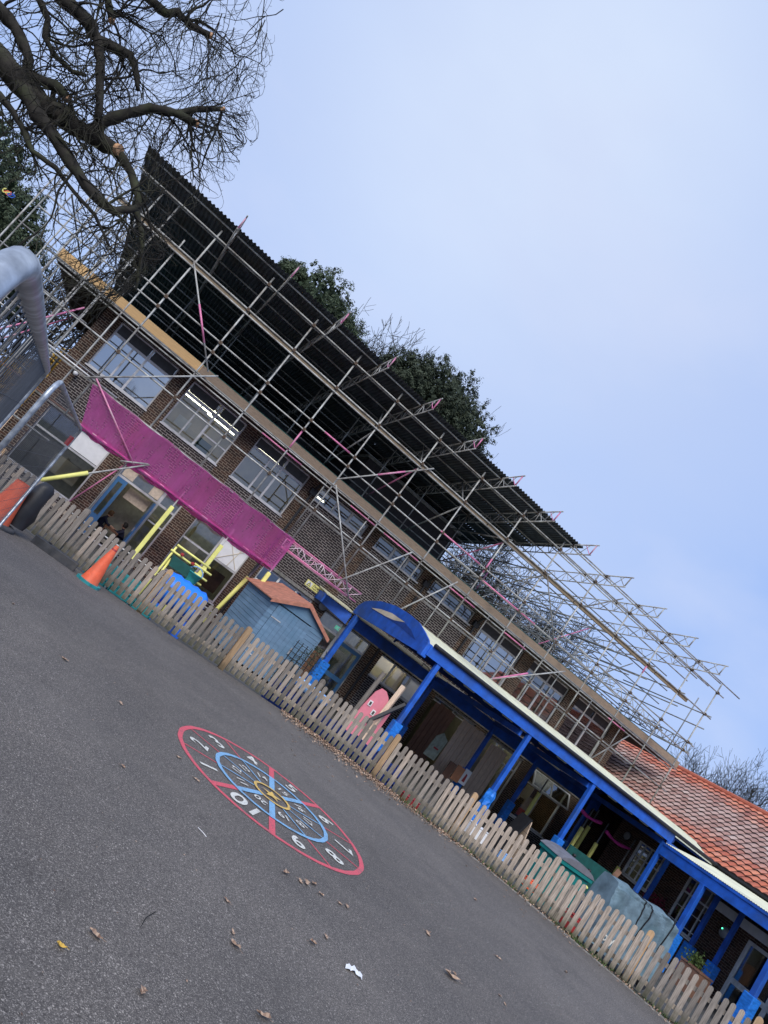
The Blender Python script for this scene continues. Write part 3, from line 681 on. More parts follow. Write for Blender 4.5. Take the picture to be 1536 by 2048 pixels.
d2 = m.build('door', M['doorblue'], school); m = MB(); m.quad((u0_+.1,FY+.08,-.4),(u1_-.1,FY+.08,-.4),(u1_-.1,FY+.08,1.5),(u0_+.1,FY+.08,1.5)); m.build('pane', M['pane'], d2); m = MB(); m.box(u0_+.02, u0_+.06, FY+.02, FY+.06, .5, .68); m.build('handle', M['alu'], d2)
# room behind the door: shelf with boxes and boards
for (x, y, z, sx, sz, mt) in ((9.95,25.0,.55,.35,.35,'paper'),(10.3,25.2,.95,.3,.3,'in_wall'),(10.2,25.1,.2,.5,.12,'brown'),(9.8,25.2,1.1,.2,.3,'brown'),(10.45,25.0,.5,.18,.4,'paper'),(20.1,24.8,.9,.3,.25,'paper'),(20.6,24.8,1.1,.2,.3,'in_wall'),(21.1,24.9,.7,.3,.3,'paper'),(20.9,24.8,.3,.2,.15,'orange'),(4.9,25.0,.6,.4,.35,'brown'),(3.7,25.1,.8,.3,.5,'in_wall'),(18.3,25.0,1.2,.3,.2,'signy'),(18.5,25,.5,.25,.2,'weed'),(-.9,25.3,.7,.5,.3,'in_wall'),(1.0,25.6,4.25,.25,.18,'white'),(1.5,26.1,4.2,.5,.1,'in_wall'),(2.0,25.6,4.0,.25,.25,'green')):
    m = MB(); m.box(x-sx, x+sx, y, y+.06, z-sz, z+sz); m.build('wall_display', M[mt], school)
a, b, z0, z1 = lower[5]
window(school, TF, a, b, z0, z1, mv=[(a+.72, z0, z1, .06), (b-.62, z0, z1, .06)], pane='pane', panels=[(b-.58, b-.05, z0+.05, z1-.05, 'white')])
m = MB(); m.quad((11.2,25.9,.3),(13.6,25.9,.3),(13.6,25.9,2.5),(11.2,25.9,2.5)); m.build('interior_wall', M['in_wall'], school)
for k in (6, 7):
    a, b, z0, z1 = lower[k]
    if k == 6: window(school, TF, a, b, z0, z1, mh=[(1.85, a, b, .05)], mv=[((a+b)/2, z0, z1)], fmat='whitefr', pane='pane_dark', sill=False)
    else: window(school, TF, a, b, z0, z1, mh=[(1.45, 17.9, b, .06)], mv=[(17.86, z0, z1, .08), (18.4, z0, 1.45, .04)], pane='pane', sill=False, name='door_screen')
# timber hoarding boards in front of the glazed bays
def hoarding(x0, x1, y, z0, z1, mat, n, label, tilt=0):
    m = MB(); wv_ = (x1-x0)/n
    for i in range(n): m.box(x0+i*wv_+.009, x0+(i+1)*wv_-.009, y+random.uniform(-.006,.006), y+.03, z0, z1+random.uniform(-.04,.04))
    m.box(x0+.02, x1-.02, y+.035, y+.08, z0+.3, z0+.4); m.box(x0+.02, x1-.02, y+.035, y+.08, z1-.4, z1-.3)
    o = m.build('hoarding_panel', M[mat]); return tag(o, label, 'timber panel')
hoarding(14.02, 15.02, 23.6, -.5, 1.86, 'board_dk', 5, 'dark stained boarded panel beside the brick pier under the blue canopy')
hoarding(15.2, 16.52, 23.3, -.5, 1.92, 'board', 6, 'widest pale boarded timber panel standing against the glazing')
hoarding(16.85, 17.72, 23.4, -.5, 1.82, 'board', 4, 'narrower pale boarded timber panel to the left of the glazed door')
a, b, z0, z1 = lower[8]
wg = window(school, TF, a, b, z0, z1, mh=[(1.45, a, b, .05)], mv=[(a+1.08, z0, z1, .06)], fmat='whitefr', pane='pane', t=.06)
# open top hopper light of that window
m = MB(); Th = Matrix.Translation((a, FY, 2.0)) @ Matrix.Rotation(R(-32), 4, 'X')
TT = lambda u, d, z: tuple(Th @ Vector((u, d-.10, z)))
frame(m, TT, .03, 2.14, -.66, 0, .055, 0, .05); m.box(1.06, 1.12, 0, .05, -.62, -.03, TT)
h = m.build('hopper_light', M['whitefr'], wg); m = MB(); m.quad(TT(.06,.02,-.62), TT(2.1,.02,-.62), TT(2.1,.02,-.03), TT(.06,.02,-.03)); 
h2 = m.build('pane', M['pane_mid'], wg)
# downpipes
for x in (5.66, 11.08, 13.72):
    m = MB(); m.tube([(x,FY-.09,-.5),(x,FY-.09,5.0),(x,FY-.3,5.3),(x,FY-.5,5.46)], .045, 8); m.box(x-.12, x+.12, FY-.16, FY-.02, 4.9, 5.1); m.build('downpipe', M['black'], school)
m = MB(); m.tube([(x_, FY-.06, 2.55+.02*math.sin(x_*3)) for x_ in [8.9+i*.2 for i in range(22)]], .012, 4); m.build('cable', M['black'], school)

def wall_lamp(loc, rx, label, axis='Y', led=False):
    t = thing('bulkhead_lamp', label, 'wall lamp', loc, 0 if axis == 'Y' else R(-90))
    Mt = parent_world(t) @ Matrix.Rotation(R(90), 4, 'X')
    for nm, prof, mt in (('base', [(0,0),(rx*1.08,0),(rx*1.08,.04),(rx*1.0,.05)], 'black'), ('diffuser', [(rx*.99,.045),(rx*.9,.08),(rx*.6,.11),(0,.125)], 'greylens')):
        m = MB(); m.lathe(prof, n=24); m.v = [tuple(Mt @ Vector(p)) for p in m.v]; m.build(nm, M[mt], t, smooth=True)
    if led:
        m = MB(); m.lathe([(0,.13),(.022,.125),(.022,.1)], c=(-.06,.07,0), n=10); m.v = [tuple(Mt @ Vector(p)) for p in m.v]; m.build('indicator', M['greenlight'], t)
M['greylens'] = simple('grey_lens', (.30,.31,.31), .3, var=.1)
wall_lamp((8.41, FY-.002, 2.14), .16, 'round grey bulkhead lamp on the brick beside the shed roof')
# warning sign
sg = thing('warning_sign', 'pale yellow danger fragile roof sign with a black triangle on the dark brick', 'sign', (7.74, FY-.004, 2.455))
m = MB(); m.box(7.40, 8.08, FY-.022, FY-.004, 2.345, 2.575); m.build('board', M['signy'], sg)
m = MB(); m.box(7.44, 7.64, FY-.025, FY-.022, 2.375, 2.54); m.build('symbol_field', M['white'], sg)
m = MB(); m.prism([(7.455,FY-.026,2.385),(7.625,FY-.026,2.385),(7.54,FY-.026,2.53)], (0,-.003,0)); m.build('triangle', M['black'], sg)
m = MB(); m.prism([(7.485,FY-.030,2.40),(7.595,FY-.030,2.40),(7.54,FY-.030,2.497)], (0,-.002,0)); m.build('triangle_field', M['signy'], sg)
Rt = Matrix.Rotation(R(90), 4, 'X')
text_mesh('!', .08, M['black'], 'exclamation', sg, Matrix.Translation((7.54, FY-.034, 2.435)) @ Rt, bold=.002)
text_mesh('Danger', .10, M['black'], 'lettering', sg, Matrix.Translation((7.85, FY-.026, 2.50)) @ Rt, bold=.002)
text_mesh('Fragile roof', .072, M['black'], 'lettering', sg, Matrix.Translation((7.85, FY-.026, 2.41)) @ Rt, bold=.001)
# camera on the wall
cc = thing('security_camera', 'small white and black dome camera on the brick at the left end', 'camera', (-2.45, FY-.004, 3.3))
m = MB(); m.box(-2.52,-2.38,FY-.1,FY-.004,3.26,3.38); m.build('bracket', M['black'], cc)
m = MB(); m.lathe([(0,-.11),(.06,-.09),(.075,-.04),(.075,0),(.03,.02)], c=(-2.36,FY-.14,3.28), n=14); m.build('housing', M['white'], cc, smooth=True)
# green running-man exit sign inside the transom
sg = thing('exit_sign', 'small green emergency exit sign behind the glass above the door', 'sign', (9.5, FY+.3, 1.86))
m = MB(); m.box(9.36,9.62,FY+.3,FY+.32,1.76,1.90); m.build('board', emis('lit_green', (.05,.55,.3), .8), sg)
m = MB(); m.tube([(9.42,FY+.292,1.87),(9.42,FY+.292,1.86)], .012, 6); m.tube([(9.42,FY+.292,1.85),(9.43,FY+.292,1.81),(9.46,FY+.292,1.78)], .008, 4); m.tube([(9.43,FY+.292,1.81),(9.40,FY+.292,1.78)], .008, 4); m.tube([(9.39,FY+.292,1.83),(9.46,FY+.292,1.835)], .006, 4); m.box(9.5,9.58,FY+.288,FY+.296,1.78,1.88); m.build('symbol', M['white'], sg)

# ------------------------------------------------------------------ people in the doorway
def person(loc, label, hair, reach):
    t = thing('person', label, 'person', loc)
    me = bpy.data.meshes.new('body'); L = Vector(loc)
    J = {'pel':(0,0,.42),'ch':(.04,0,.66),'nk':(.10,0,.80),'hd':(.15,0,.92),'ht':(.16,0,1.0),
         'kl':(.26,-.09,.43),'fl':(.28,-.09,.05),'tl':(.36,-.12,.03),'kr':(.26,.09,.43),'fr':(.28,.09,.05),'tr':(.36,.12,.03),
         'sl':(.08,-.14,.75),'el':(.22,-.16,.62),'hl':(reach,-.1,.62),'sr':(.08,.14,.75),'er':(.2,.17,.6),'hr':(.38,.12,.58)}
    rad = {'pel':.12,'ch':.12,'nk':.05,'hd':.085,'ht':.06,'kl':.065,'fl':.04,'tl':.03,'kr':.065,'fr':.04,'tr':.03,'sl':.055,'el':.04,'hl':.025,'sr':.055,'er':.04,'hr':.025}
    K = list(J); E_ = [('pel','ch'),('ch','nk'),('nk','hd'),('hd','ht'),('pel','kl'),('kl','fl'),('fl','tl'),('pel','kr'),('kr','fr'),('fr','tr'),('ch','sl'),('sl','el'),('el','hl'),('ch','sr'),('sr','er'),('er','hr')]
    me.from_pydata([J[k] for k in K], [(K.index(a), K.index(b)) for a, b in E_], [])
    o = bpy.data.objects.new('body', me); COL.objects.link(o); o.parent = t
    s = o.modifiers.new('Skin', 'SKIN'); o.modifiers.new('Sub', 'SUBSURF').levels = 2; o.modifiers['Sub'].render_levels = 2
    for i, k in enumerate(K): me.skin_vertices[0].data[i].radius = (rad[k], rad[k]); me.skin_vertices[0].data[i].use_root = (k == 'pel')
    dg = bpy.context.evaluated_depsgraph_get(); nm = bpy.data.meshes.new_from_object(o.evaluated_get(dg)); o.modifiers.clear(); o.data = nm
    nm.materials.clear(); nm.materials.append(M['navy']); nm.materials.append(M['skin'])
    for p in nm.polygons:
        c = p.center
        p.material_index = 1 if (c.z > .84 or (c.x > reach-.06 and c.z > .5 and c.y < 0) or (c.x > .34 and c.z > .5)) else 0
        p.use_smooth = True
    m = MB()
    for side in (-1, 1):   # five fingers each hand
        hx, hy, hz = (reach, -.1, .62) if side < 0 else (.38, .12, .58)
        for f in range(5):
            yy = hy+(f-2)*.012; l_ = (.045,.055,.06,.055,.035)[f]
            m.tube([tuple(L+Vector(q)) for q in ((hx,yy,hz),(hx+l_*.6,yy*1.0+(0 if f<4 else .012),hz+.004),(hx+l_,yy,hz-.012))], .0065, 5)
    m.build('fingers', M['skin'], t)
    m = MB(); c = L+Vector((.14,0,.95))
    pr = [(0,.115),(.05,.105),(.085,.07),(.1,.02),(.098,-.03),(.08,-.07)]
    m.lathe(pr, c=tuple(c), n=16); m.v = [p if p[0] < c.x+.065 or p[2] > c.z+.03 else (c.x+.065, p[1], p[2]) for p in m.v]; m.build('hair', M[hair], t, smooth=True)
    m = MB()
    for sy in (-.03, .03): m.lathe([(0,.008),(.008,0),(0,-.008)], c=(c.x+.082, c.y+sy, c.z-.02), n=6)
    m.build('eyes', M['black'], t); m = MB(); m.tube([(c.x+.08,c.y,c.z-.02),(c.x+.10,c.y,c.z-.045),(c.x+.08,c.y,c.z-.055)], .012, 6); m.build('nose', M['skin'], t)
    return t
person((.92, 25.05, -.50), 'brown haired person in a dark top reaching across a table inside the doorway', 'hair', .50)
p2 = person((1.78, 25.15, -.56), 'dark haired child in navy seated at the far end of the classroom table', 'hairdk', .42); p2.rotation_euler = (0, 0, R(180))
t = thing('classroom_table', 'low brown table seen through the open blue doors', 'table', (1.4, 25.05, -.5))
m = MB(); m.box(1.12, 1.62, 24.75, 25.35, .02, .06); m.build('tabletop', M['brown'], t)
for x in (1.15, 1.59):
    for y in (24.78, 25.32): m = MB(); m.box(x-.02, x+.02, y-.02, y+.02, -.5, .02); m.build('leg', M['brown'], t)

# ------------------------------------------------------------------ wing with tiled roof
wing = thing('single_storey_wing', 'single storey brick wing with orange pantiled roof and white small paned windows', 'building', (26, 18, -.5))
WX = 22.4; TW = lambda u, d, z: (WX+d, u, z)
wh = [(19.1, 20.63, .88, 2.2), (16.9, 18.2, .55, 2.2), (13.2, 15.5, -.5, 1.66)]
m = MB(); wall_cells(m, 8, 21.7, -.55, 3.0, wh, {'cuts': [], 'mat': lambda u, z: 0}, TW)
m.quad((WX,21.7,-.55),(30.6,21.7,-.55),(30.6,21.7,3),(WX,21.7,3)); m.quad((WX,8,-.55),(30.6,8,-.55),(30.6,8,3),(WX,8,3)); m.quad((22.3,24.2,-.55),(26,24.2,-.55),(26,24.2,3),(22.3,24.2,3)); m.quad((25.2,21.7,-.55),(25.2,24.2,-.55),(25.2,24.2,3),(25.2,21.7,3))
m.poly([(WX,8,3),(30.6,8,3),(26.5,8,5.7)])
m.build('wall', M['brick_wing'], wing)
def paned(u0, u1, z0, z1, zt):
    n = max(2, round((u1-u0)/.335)); mv = [(u0+(u1-u0)*i/n, z0, z1, .028) for i in range(1, n)]
    mh = [(zt, u0, u1, .06)]; z = zt-.47
    while z > z0+.15: mh.append((z, u0, u1, .028)); z -= .47
    return window(wing, TW, u0, u1, z0, z1, mv=mv, mh=mh, fmat='whitefr', pane='pane_dark', t=.06)
paned(19.1, 20.63, .88, 2.2, 1.68); w_ = paned(16.9, 18.2, .55, 2.2, 1.68)
m = MB(); m.box(17.0, 18.1, .4, .42, 1.45, 2.15, TW); m.build('blind', M['in_wall'], w_)
m = MB(); m.box(9, 21.6, 1.4, 1.42, -.5, 2.6, TW); m.build('interior_wall', M['in_dark'], wing)
dw = window(wing, TW, 13.2, 15.5, -.5, 1.66, mv=[(14.2, -.5, 1.66, .12)], mh=[(.42, 13.2, 15.5, .16)], fmat='whitefr', pane='pane_dark', t=.11, sill=False, name='door_screen')
m = MB(); m.box(9.5, 16.75, -.16, -.01, 1.80, 2.08, TW); m.build('blind_box', M['whitefr'], wing)
wall_lamp((WX-.002, 16.15, 1.38), .17, 'round grey bulkhead lamp with a green light beside the wing door', 'X', led=True)
wall_lamp((WX-.002, 21.1, 2.05), .15, 'round pale bulkhead lamp high on the wing wall beside the small paned window', 'X')
# pantiles
XE, ZE, XR, ZR = 22.05, 2.97, 26.5, 5.80
sl = Vector((XR-XE, 0, ZR-ZE)); SL = sl.length; sd_ = sl/SL; nn_ = Vector((-sd_.z, 0, sd_.x))
m = MB(); vals = []; gw = .30; gh = .33; rows_ = int(SL/gh)+1
from mathutils import noise as mn
for r_ in range(rows_):
    for c_ in range(int((31-8)/gw)):
        y0 = 8+c_*gw; s0 = r_*gh; lift = .05+random.uniform(-.006,.006); dy = random.uniform(-.008,.008)
        pts0, pts1 = [], []
        for j in range(5):
            u = j/4; hgt = .045*math.sin(u*math.pi*2*.5+.2)*(1 if u < .8 else .2) 
            a_ = Vector((XE,0,ZE)) + sd_*(s0-.04) + nn_*(hgt+lift); b_ = Vector((XE,0,ZE)) + sd_*(min(s0+gh, SL)) + nn_*(hgt+.005)
            pts0.append(Vector((a_.x, y0+u*gw+dy, a_.z))); pts1.append(Vector((b_.x, y0+u*gw+dy, b_.z)))
        q = mn.noise(Vector((y0*.35, r_*.22, 3.1)))*.5+.5
        fr_ = r_/rows_; mid_ = math.exp(-((fr_-.5)/.30)**2); near_ = max(0, min(1, (y0-15.6)/1.5)); moss_ = min(1, (mid_*.85+.12)*(.62+.6*q)*(near_*.75+.35)+.22*random.random()-.05)
        v_ = (min(1, max(0, random.gauss(.5, .22))), moss_, 0)
        for j in range(4): m.quad(pts0[j], pts0[j+1], pts1[j+1], pts1[j]); vals.append(v_)
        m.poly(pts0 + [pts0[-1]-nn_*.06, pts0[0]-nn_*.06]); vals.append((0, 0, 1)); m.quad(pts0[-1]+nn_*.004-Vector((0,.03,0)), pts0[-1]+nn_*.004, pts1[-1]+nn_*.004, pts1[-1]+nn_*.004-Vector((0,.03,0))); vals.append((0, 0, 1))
        if r_ > 0: pass
rt = m.build('roof', M['tile'], wing); shade_attr(rt, vals) if len(vals) == len(rt.data.polygons) else shade_attr(rt, [(.5,.3,0)]*len(rt.data.polygons))
m = MB(); m.poly([(XE+.1,8,ZE-.02),(XR,8,ZR-.03),(XR,31,ZR-.03),(XE+.1,31,ZE-.02)]); m.poly([(XR,8,ZR),(31,8,2.9),(31,31,2.9),(XR,31,ZR)]); m.build('roof_base', M['roof_felt'], wing)
m = MB(); vals = []
for i in range(52):
    y0 = 8+i*.44
    m.tube([(XR, y0+.01, ZR+.03), (XR, y0+.43, ZR+.025)], .13, 10)
rd = m.build('ridge_tile', M['tile'], wing); shade_attr(rd, [(.35,.15,0)]*len(rd.data.polygons))
m = MB(); m.tube([(XE-.03,8,ZE-.05),(XE-.03,24,ZE-.05)], .06, 8); m.box(XE-.0, XE+.04, 8, 24, ZE-.25, ZE-.03); m.box(XE+.04, WX, 8, 21.7, ZE-.24, ZE-.22); m.build('gutter', M['black'], wing)
# ------------------------------------------------------------------ blue canopies
can = thing('blue_canopy', 'long bright blue canopy with cream barrel roof and arched end gable', 'canopy', (14, 20, -.5))
VY0, VY1, VX0, VX1 = 17.3, 23.0, 9.12, 22.3
prof = [(23.0,2.78),(22.75,3.0),(22.3,3.14),(21.5,3.28),(20.4,3.35),(19.3,3.31),(18.5,3.22),(17.9,3.07),(17.42,2.92),(17.3,2.84)]
def post(parent, x, y, top, s=.065, pad=True, mat='blue', padz=.72, ps=.13, z0=-.5, tarp=False):
    m = MB(); m.box(x-s, x+s, y-s, y+s, z0, top); o = m.build('post', M[mat], parent, bevel=.006)
    if pad:
        m = MB()
        if tarp:
            n = 12
            for i in range(n):
                for j in range(8):
                    P = []
                    for (ii, jj) in ((i,j),(i+1,j),(i+1,j+1),(i,j+1)):
                        a_ = 2*math.pi*(ii % n)/n; z = z0+(padz-z0)*jj/8; r = ps*(1.15+.18*math.sin(ii % n*2.3+jj*1.9)) * (.7 if jj == 8 else 1)
                        P.append((x+r*math.cos(a_), y+r*math.sin(a_), z))
                    m.quad(*P)
            m.build('pad', M['bluetarp'], o)
        else:
            m.box(x-ps, x+ps, y-ps, y+ps, z0, padz); m.build('pad', M['bluetarp'] if mat == 'blue' else M[mat], o, bevel=.025)
    return o
for x, tp in ((9.68, False), (13.35, True), (16.2, False)): post(can, x, VY0, 2.62, padz=.76, tarp=tp)
post(can, 19.75, VY0, 2.5, padz=.7)
post(can, 9.13, 22.6, 2.52, s=.08, padz=.72, ps=.17)
for x in (12.9, 16.0, 18.4, 21.6): post(can, x, 22.6, 2.35, padz=.55)
m = MB(); m.box(9.16, 19.9, VY0-.09, VY0+.03, 2.60, 2.885); m.build('front_beam', M['blue'], can, bevel=.004)
m = MB(); m.box(9.16, 22.3, 22.9, 23.0, 2.12, 2.50); m.build('back_beam', M['blue'], can)
m = MB(); m.tube([(9.2,17.16,2.93),(22.2,17.16,2.93)], .06, 8); m.build('gutter', M['black'], can)
# vault
m = MB(); nx = 44
for i in range(nx):
    xa, xb = VX0+(VX1-VX0)*i/nx, VX0+(VX1-VX0)*(i+1)/nx
    for (a_, b_) in zip(prof[:-1], prof[1:]):
        m.quad((xa,a_[0],a_[1]),(xb-.012,a_[0],a_[1]),(xb-.012,b_[0],b_[1]),(xa,b_[0],b_[1]))
        m.quad((xb-.012,a_[0],a_[1]),(xb,a_[0],a_[1]+.015),(xb,b_[0],b_[1]+.015),(xb-.012,b_[0],b_[1]))
m.build('roof_sheet', M['cream'], can)
m = MB()
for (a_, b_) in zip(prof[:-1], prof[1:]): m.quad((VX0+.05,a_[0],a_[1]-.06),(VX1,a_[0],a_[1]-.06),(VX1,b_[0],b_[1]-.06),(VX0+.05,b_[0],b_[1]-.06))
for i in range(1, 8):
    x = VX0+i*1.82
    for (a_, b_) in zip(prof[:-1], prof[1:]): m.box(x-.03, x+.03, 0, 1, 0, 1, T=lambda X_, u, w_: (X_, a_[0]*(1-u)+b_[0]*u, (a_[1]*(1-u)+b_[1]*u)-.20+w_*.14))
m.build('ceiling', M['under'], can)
# tie beams between the rows
for x in (13.1, 16.1, 19.75):
    m = MB(); m.box(x-.04, x+.04, VY0+.05, 22.9, 2.40, 2.56); m.build('tie_beam', M['blue'], can)
# arched gable at the left end with a lens-shaped louvre
gp = [(y, z+.05) for y, z in prof]; low = [(23.0, 2.62), (17.3, 2.62)]
m = MB(); m.prism([(VX0-.05, y, z) for y, z in gp] + [(VX0-.05, 17.25, 2.55), (VX0-.05, 23.05, 2.55)], (.06, 0, 0)); gb = m.build('gable_board', M['blue'], can)
lens = [(22.0,2.96),(21.2,3.09),(20.3,3.14),(19.4,3.10),(18.6,2.97),(18.0,2.78),(19.4,2.90),(20.8,2.94)]
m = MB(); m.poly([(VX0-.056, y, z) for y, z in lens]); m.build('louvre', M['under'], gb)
m = MB(); m.poly([(VX0-.06, y, z) for y, z in [(21.9,2.98),(21.2,3.09),(20.3,3.14),(19.2,3.08),(19.9,2.98),(20.6,2.96)]]); m.build('louvre_light', M['in_wall'], gb)
m = MB(); m.box(VX0-.08, VX0+.1, 17.25, 17.5, 2.50, 2.90); m.build('corner_block', M['blue'], can, bevel=.02)
# wall side lean-to panel beside the first post
m = MB(); m.prism([(7.95,23.9,2.52),(9.15,23.2,2.48),(9.15,23.2,2.08),(7.95,23.9,2.22)], (0,-.05,0)); m.box(7.95, 8.02, 23.2, 23.95, 2.2, 2.52); m.build('side_valance', M['blue'], can)
m = MB()
for i in range(16): m.tube([(7.9+i*.08, 23.95, 2.62),(7.98+i*.08, 23.1, 2.53)], .03, 5)
m.build('corrugated_strip', M['cream'], can)
m = MB()
for x0, x1 in ((9.3,12.8),(13.0,15.95),(16.15,18.3),(18.6,21.3)):
    n_ = int((x1-x0)/.16)
    for i in range(n_): xa = x0+(x1-x0)*i/n_; xb = x0+(x1-x0)*(i+1)/n_; m.quad((xa,22.95,2.505),(xb,22.95,2.515),(xb,23.97,2.69),(xa,23.97,2.70))
m.build('translucent_roof_strip', M['poly'], can)
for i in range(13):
    m = MB(); x = 9.9+i*.78; m.prism([(x,VY0+.08,2.61),(x+.5,VY0+.08,2.61),(x+.44,VY0+.08,2.572),(x+.06,VY0+.08,2.572)], (0,.02,0)); m.build('daylight_sliver', M['cream'], can)  # cream cards stand in for slivers of daylight below the beam
m = MB()
for x in (12.2,13.4,14.6,15.9,17.0,18.9,20.2): m.tube([(x,22.7,2.5),(x,22.7,2.62)], .02, 6); m.tube([(x,22.7,2.6),(x+.9,22.72,2.53)], .008, 4)
m.build('bracket_wire', M['alu'], can)
wc = thing('wing_canopy', 'lower bright blue canopy with ribbed cream roof running along the tiled wing', 'canopy', (20.5, 13, -.5))
CX = 19.74
for y in (15.46, 12.84, 10.2): post(wc, CX, y, 2.14, s=.075, padz=.60, ps=.16)
for y in (18.45, 16.3, 15.4, 13.0): post(wc, 21.6, y, 2.2, s=.06, padz=.50, ps=.15)
m = MB(); m.box(CX-.06, CX+.06, 8.5, 17.25, 2.12, 2.42); m.build('front_beam', M['blue'], wc, bevel=.004)
m = MB(); m.box(21.55, 21.65, 8.5, 18.6, 2.2, 2.42); m.build('back_beam', M['blue'], wc)
for y in (10.2, 12.84, 15.46, 17.2): m = MB(); m.box(CX+.06, 21.55, y-.04, y+.04, 2.2, 2.38); m.build('tie_beam', M['blue'], wc)
m = MB(); m.box(CX-.09, CX-.062, 8.4, 17.2, 2.42, 2.50); m.box(CX-.062, 21.4, 17.15, 17.2, 2.42, 2.6); m.build('edge_trim', M['blue'], wc)
m = MB()
for i in range(110):
    y0 = 8.4+i*.08
    for (ya, za, yb, zb) in ((0,0,.04,.018),(.04,.018,.08,0)):
        m.quad((CX-.1,y0+ya,2.50+za),(CX-.1,y0+yb,2.50+zb),(21.95,y0+yb,2.82+zb),(21.95,y0+ya,2.82+za))
m.build('roof_sheet', M['cream'], wc)
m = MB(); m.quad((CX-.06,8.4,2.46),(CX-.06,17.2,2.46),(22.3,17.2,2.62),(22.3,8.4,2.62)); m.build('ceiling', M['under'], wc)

# ------------------------------------------------------------------ scaffold
scf = thing('scaffold', 'tall tube scaffold with dark corrugated temporary roof wrapped around the school', 'scaffold', (9, 22, -.5))
SY = 20.9; SX = [-1.62,.23,1.92,3.57,5.3,7.16,9.1,11.1,13.0,14.9,16.85,18.75,20.6,22.25]
TZ = lambda y: 8.95-.1*(y-19.5)
rr_ = random.Random(4)
def tubepart(name, p, q, r=.0245, mat='steel', parent=scf, n=7):
    m = MB(); m.tube([p, q], r, n); return m.build(name, M[mat], parent, smooth=True)
TX = [-1.29+1.82*k for k in range(13)]
# standards: outer row
for i, x in enumerate(SX):
    top = 8.62+rr_.uniform(0,.12) if i < 12 else 8.75
    z0 = 2.02 if x < 5 else (3.06 if x < 8 else 3.25)
    if x > 22: z0 = 2.9; top = 8.8
    dy = rr_.uniform(-.01,.01)
    tubepart('standard', (x, SY, z0), (x+dy, SY, top), .027)
    if i in (3, 7, 11):     # spliced tube painted pink
        tubepart('pink_sleeve', (x+.001, SY-.001, 4.3+i*.25), (x+.001, SY-.001, 5.2+i*.2), .030, 'pink')
# second row standing at the wall face, third row on the flat roof, far rows
for i, x in enumerate(SX[1:-1]):
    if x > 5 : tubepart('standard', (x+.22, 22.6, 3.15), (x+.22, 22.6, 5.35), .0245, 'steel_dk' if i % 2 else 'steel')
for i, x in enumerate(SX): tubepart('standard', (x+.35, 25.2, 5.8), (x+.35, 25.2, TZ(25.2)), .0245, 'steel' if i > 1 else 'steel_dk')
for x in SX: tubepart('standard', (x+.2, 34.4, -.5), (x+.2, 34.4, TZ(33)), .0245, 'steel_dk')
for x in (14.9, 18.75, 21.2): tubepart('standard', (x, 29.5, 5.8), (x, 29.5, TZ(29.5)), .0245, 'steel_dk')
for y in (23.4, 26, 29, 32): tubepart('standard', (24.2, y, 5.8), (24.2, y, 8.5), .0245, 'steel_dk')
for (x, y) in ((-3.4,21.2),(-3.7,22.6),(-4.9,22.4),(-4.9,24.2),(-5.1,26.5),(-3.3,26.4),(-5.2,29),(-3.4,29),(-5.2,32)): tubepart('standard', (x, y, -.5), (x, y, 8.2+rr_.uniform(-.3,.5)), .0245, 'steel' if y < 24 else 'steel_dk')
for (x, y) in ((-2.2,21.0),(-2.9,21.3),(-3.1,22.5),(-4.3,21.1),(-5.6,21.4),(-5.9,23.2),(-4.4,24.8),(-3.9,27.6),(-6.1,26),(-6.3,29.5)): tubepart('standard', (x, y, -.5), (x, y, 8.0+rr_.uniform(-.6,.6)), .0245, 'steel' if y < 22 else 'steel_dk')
for (y, z) in ((21.2,1.2),(21.3,3.3),(23.2,2.4),(23.2,4.5),(26,3.3),(26,5.2),(29,4.2),(29,6.6)): tubepart('ledger', (-7.5, y, z), (-2.95 if y > 22 else -1.5, y, z+.03), .0245, 'steel' if y < 24 else 'steel_dk')
for (z, x) in ((2.4,-3.4),(4.5,-3.6),(6.6,-4.9),(7.6,-3.5)): tubepart('transom', (x, 20.8, z), (x, 31, z), .0245, 'steel_dk')
tubepart('brace', (-5.6,21.3,.5), (-3.0,21.3,4.6), .0245, 'pink'); tubepart('brace', (-5.9,26,1.0), (-3.6,26,5.0), .0245, 'pink')
# ledgers
XA, XB = -5.3, 22.6
def ledger(y, z, xa=XA, xb=XB, mat='steel', r=.0245, name='ledger', drift=.012): tubepart(name, (xa, y, z+rr_.uniform(-drift,drift)), (xb, y, z+rr_.uniform(-drift,drift)), r, mat)
ledger(SY-.05, 4.19, -5.3); ledger(SY-.05, 5.84); ledger(SY-.05, 6.19); ledger(SY-.05, 8.40, -4.2)
ledger(SY-.05, 5.12, -4.5, 22.3, 'steel_dk'); ledger(22.55, 5.24, -4.5, 24, 'steel'); [tubepart('pink_sleeve', (x_, 22.545, 5.24), (x_+l_, 22.545, 5.24), .028, 'pink') for x_, l_ in ((2.9,1.6),(6.6,1.1),(8.1,1.6),(11.2,1.3),(14.0,1.2),(20.0,1.0))]; ledger(22.5, 5.35, -4.5, 24.2, 'steel'); ledger(22.6, 4.3, 5, 22, 'steel_dk')
ledger(SY-.05, 7.44, -4.2, 22.6, 'steel', .026); ledger(SY-.05, 7.30, -4.2, 13, 'steel', .026)
for xa, xb in ((-4.1,.3),(.35,5.2),(5.25,10.2),(10.25,14.6),(14.65,19.2),(19.25,21.2)):
    m = MB(); m.box(xa, xb, SY-.02, SY+.05, 7.315, 7.425); m.build('timber_beam', M['brass'], scf)
for z in (5.85, 6.4, 7.6, 8.3): ledger(25.2, z, -4.5, 24.3, 'steel_dk')
for z in (1.0, 3.0, 5.0, 6.5, 7.4): ledger(34.4, z, -5.4, 24.3, 'steel_dk')
for z in (6.3, 7.5): ledger(29.5, z, 13.4, 24.3, 'steel_dk')
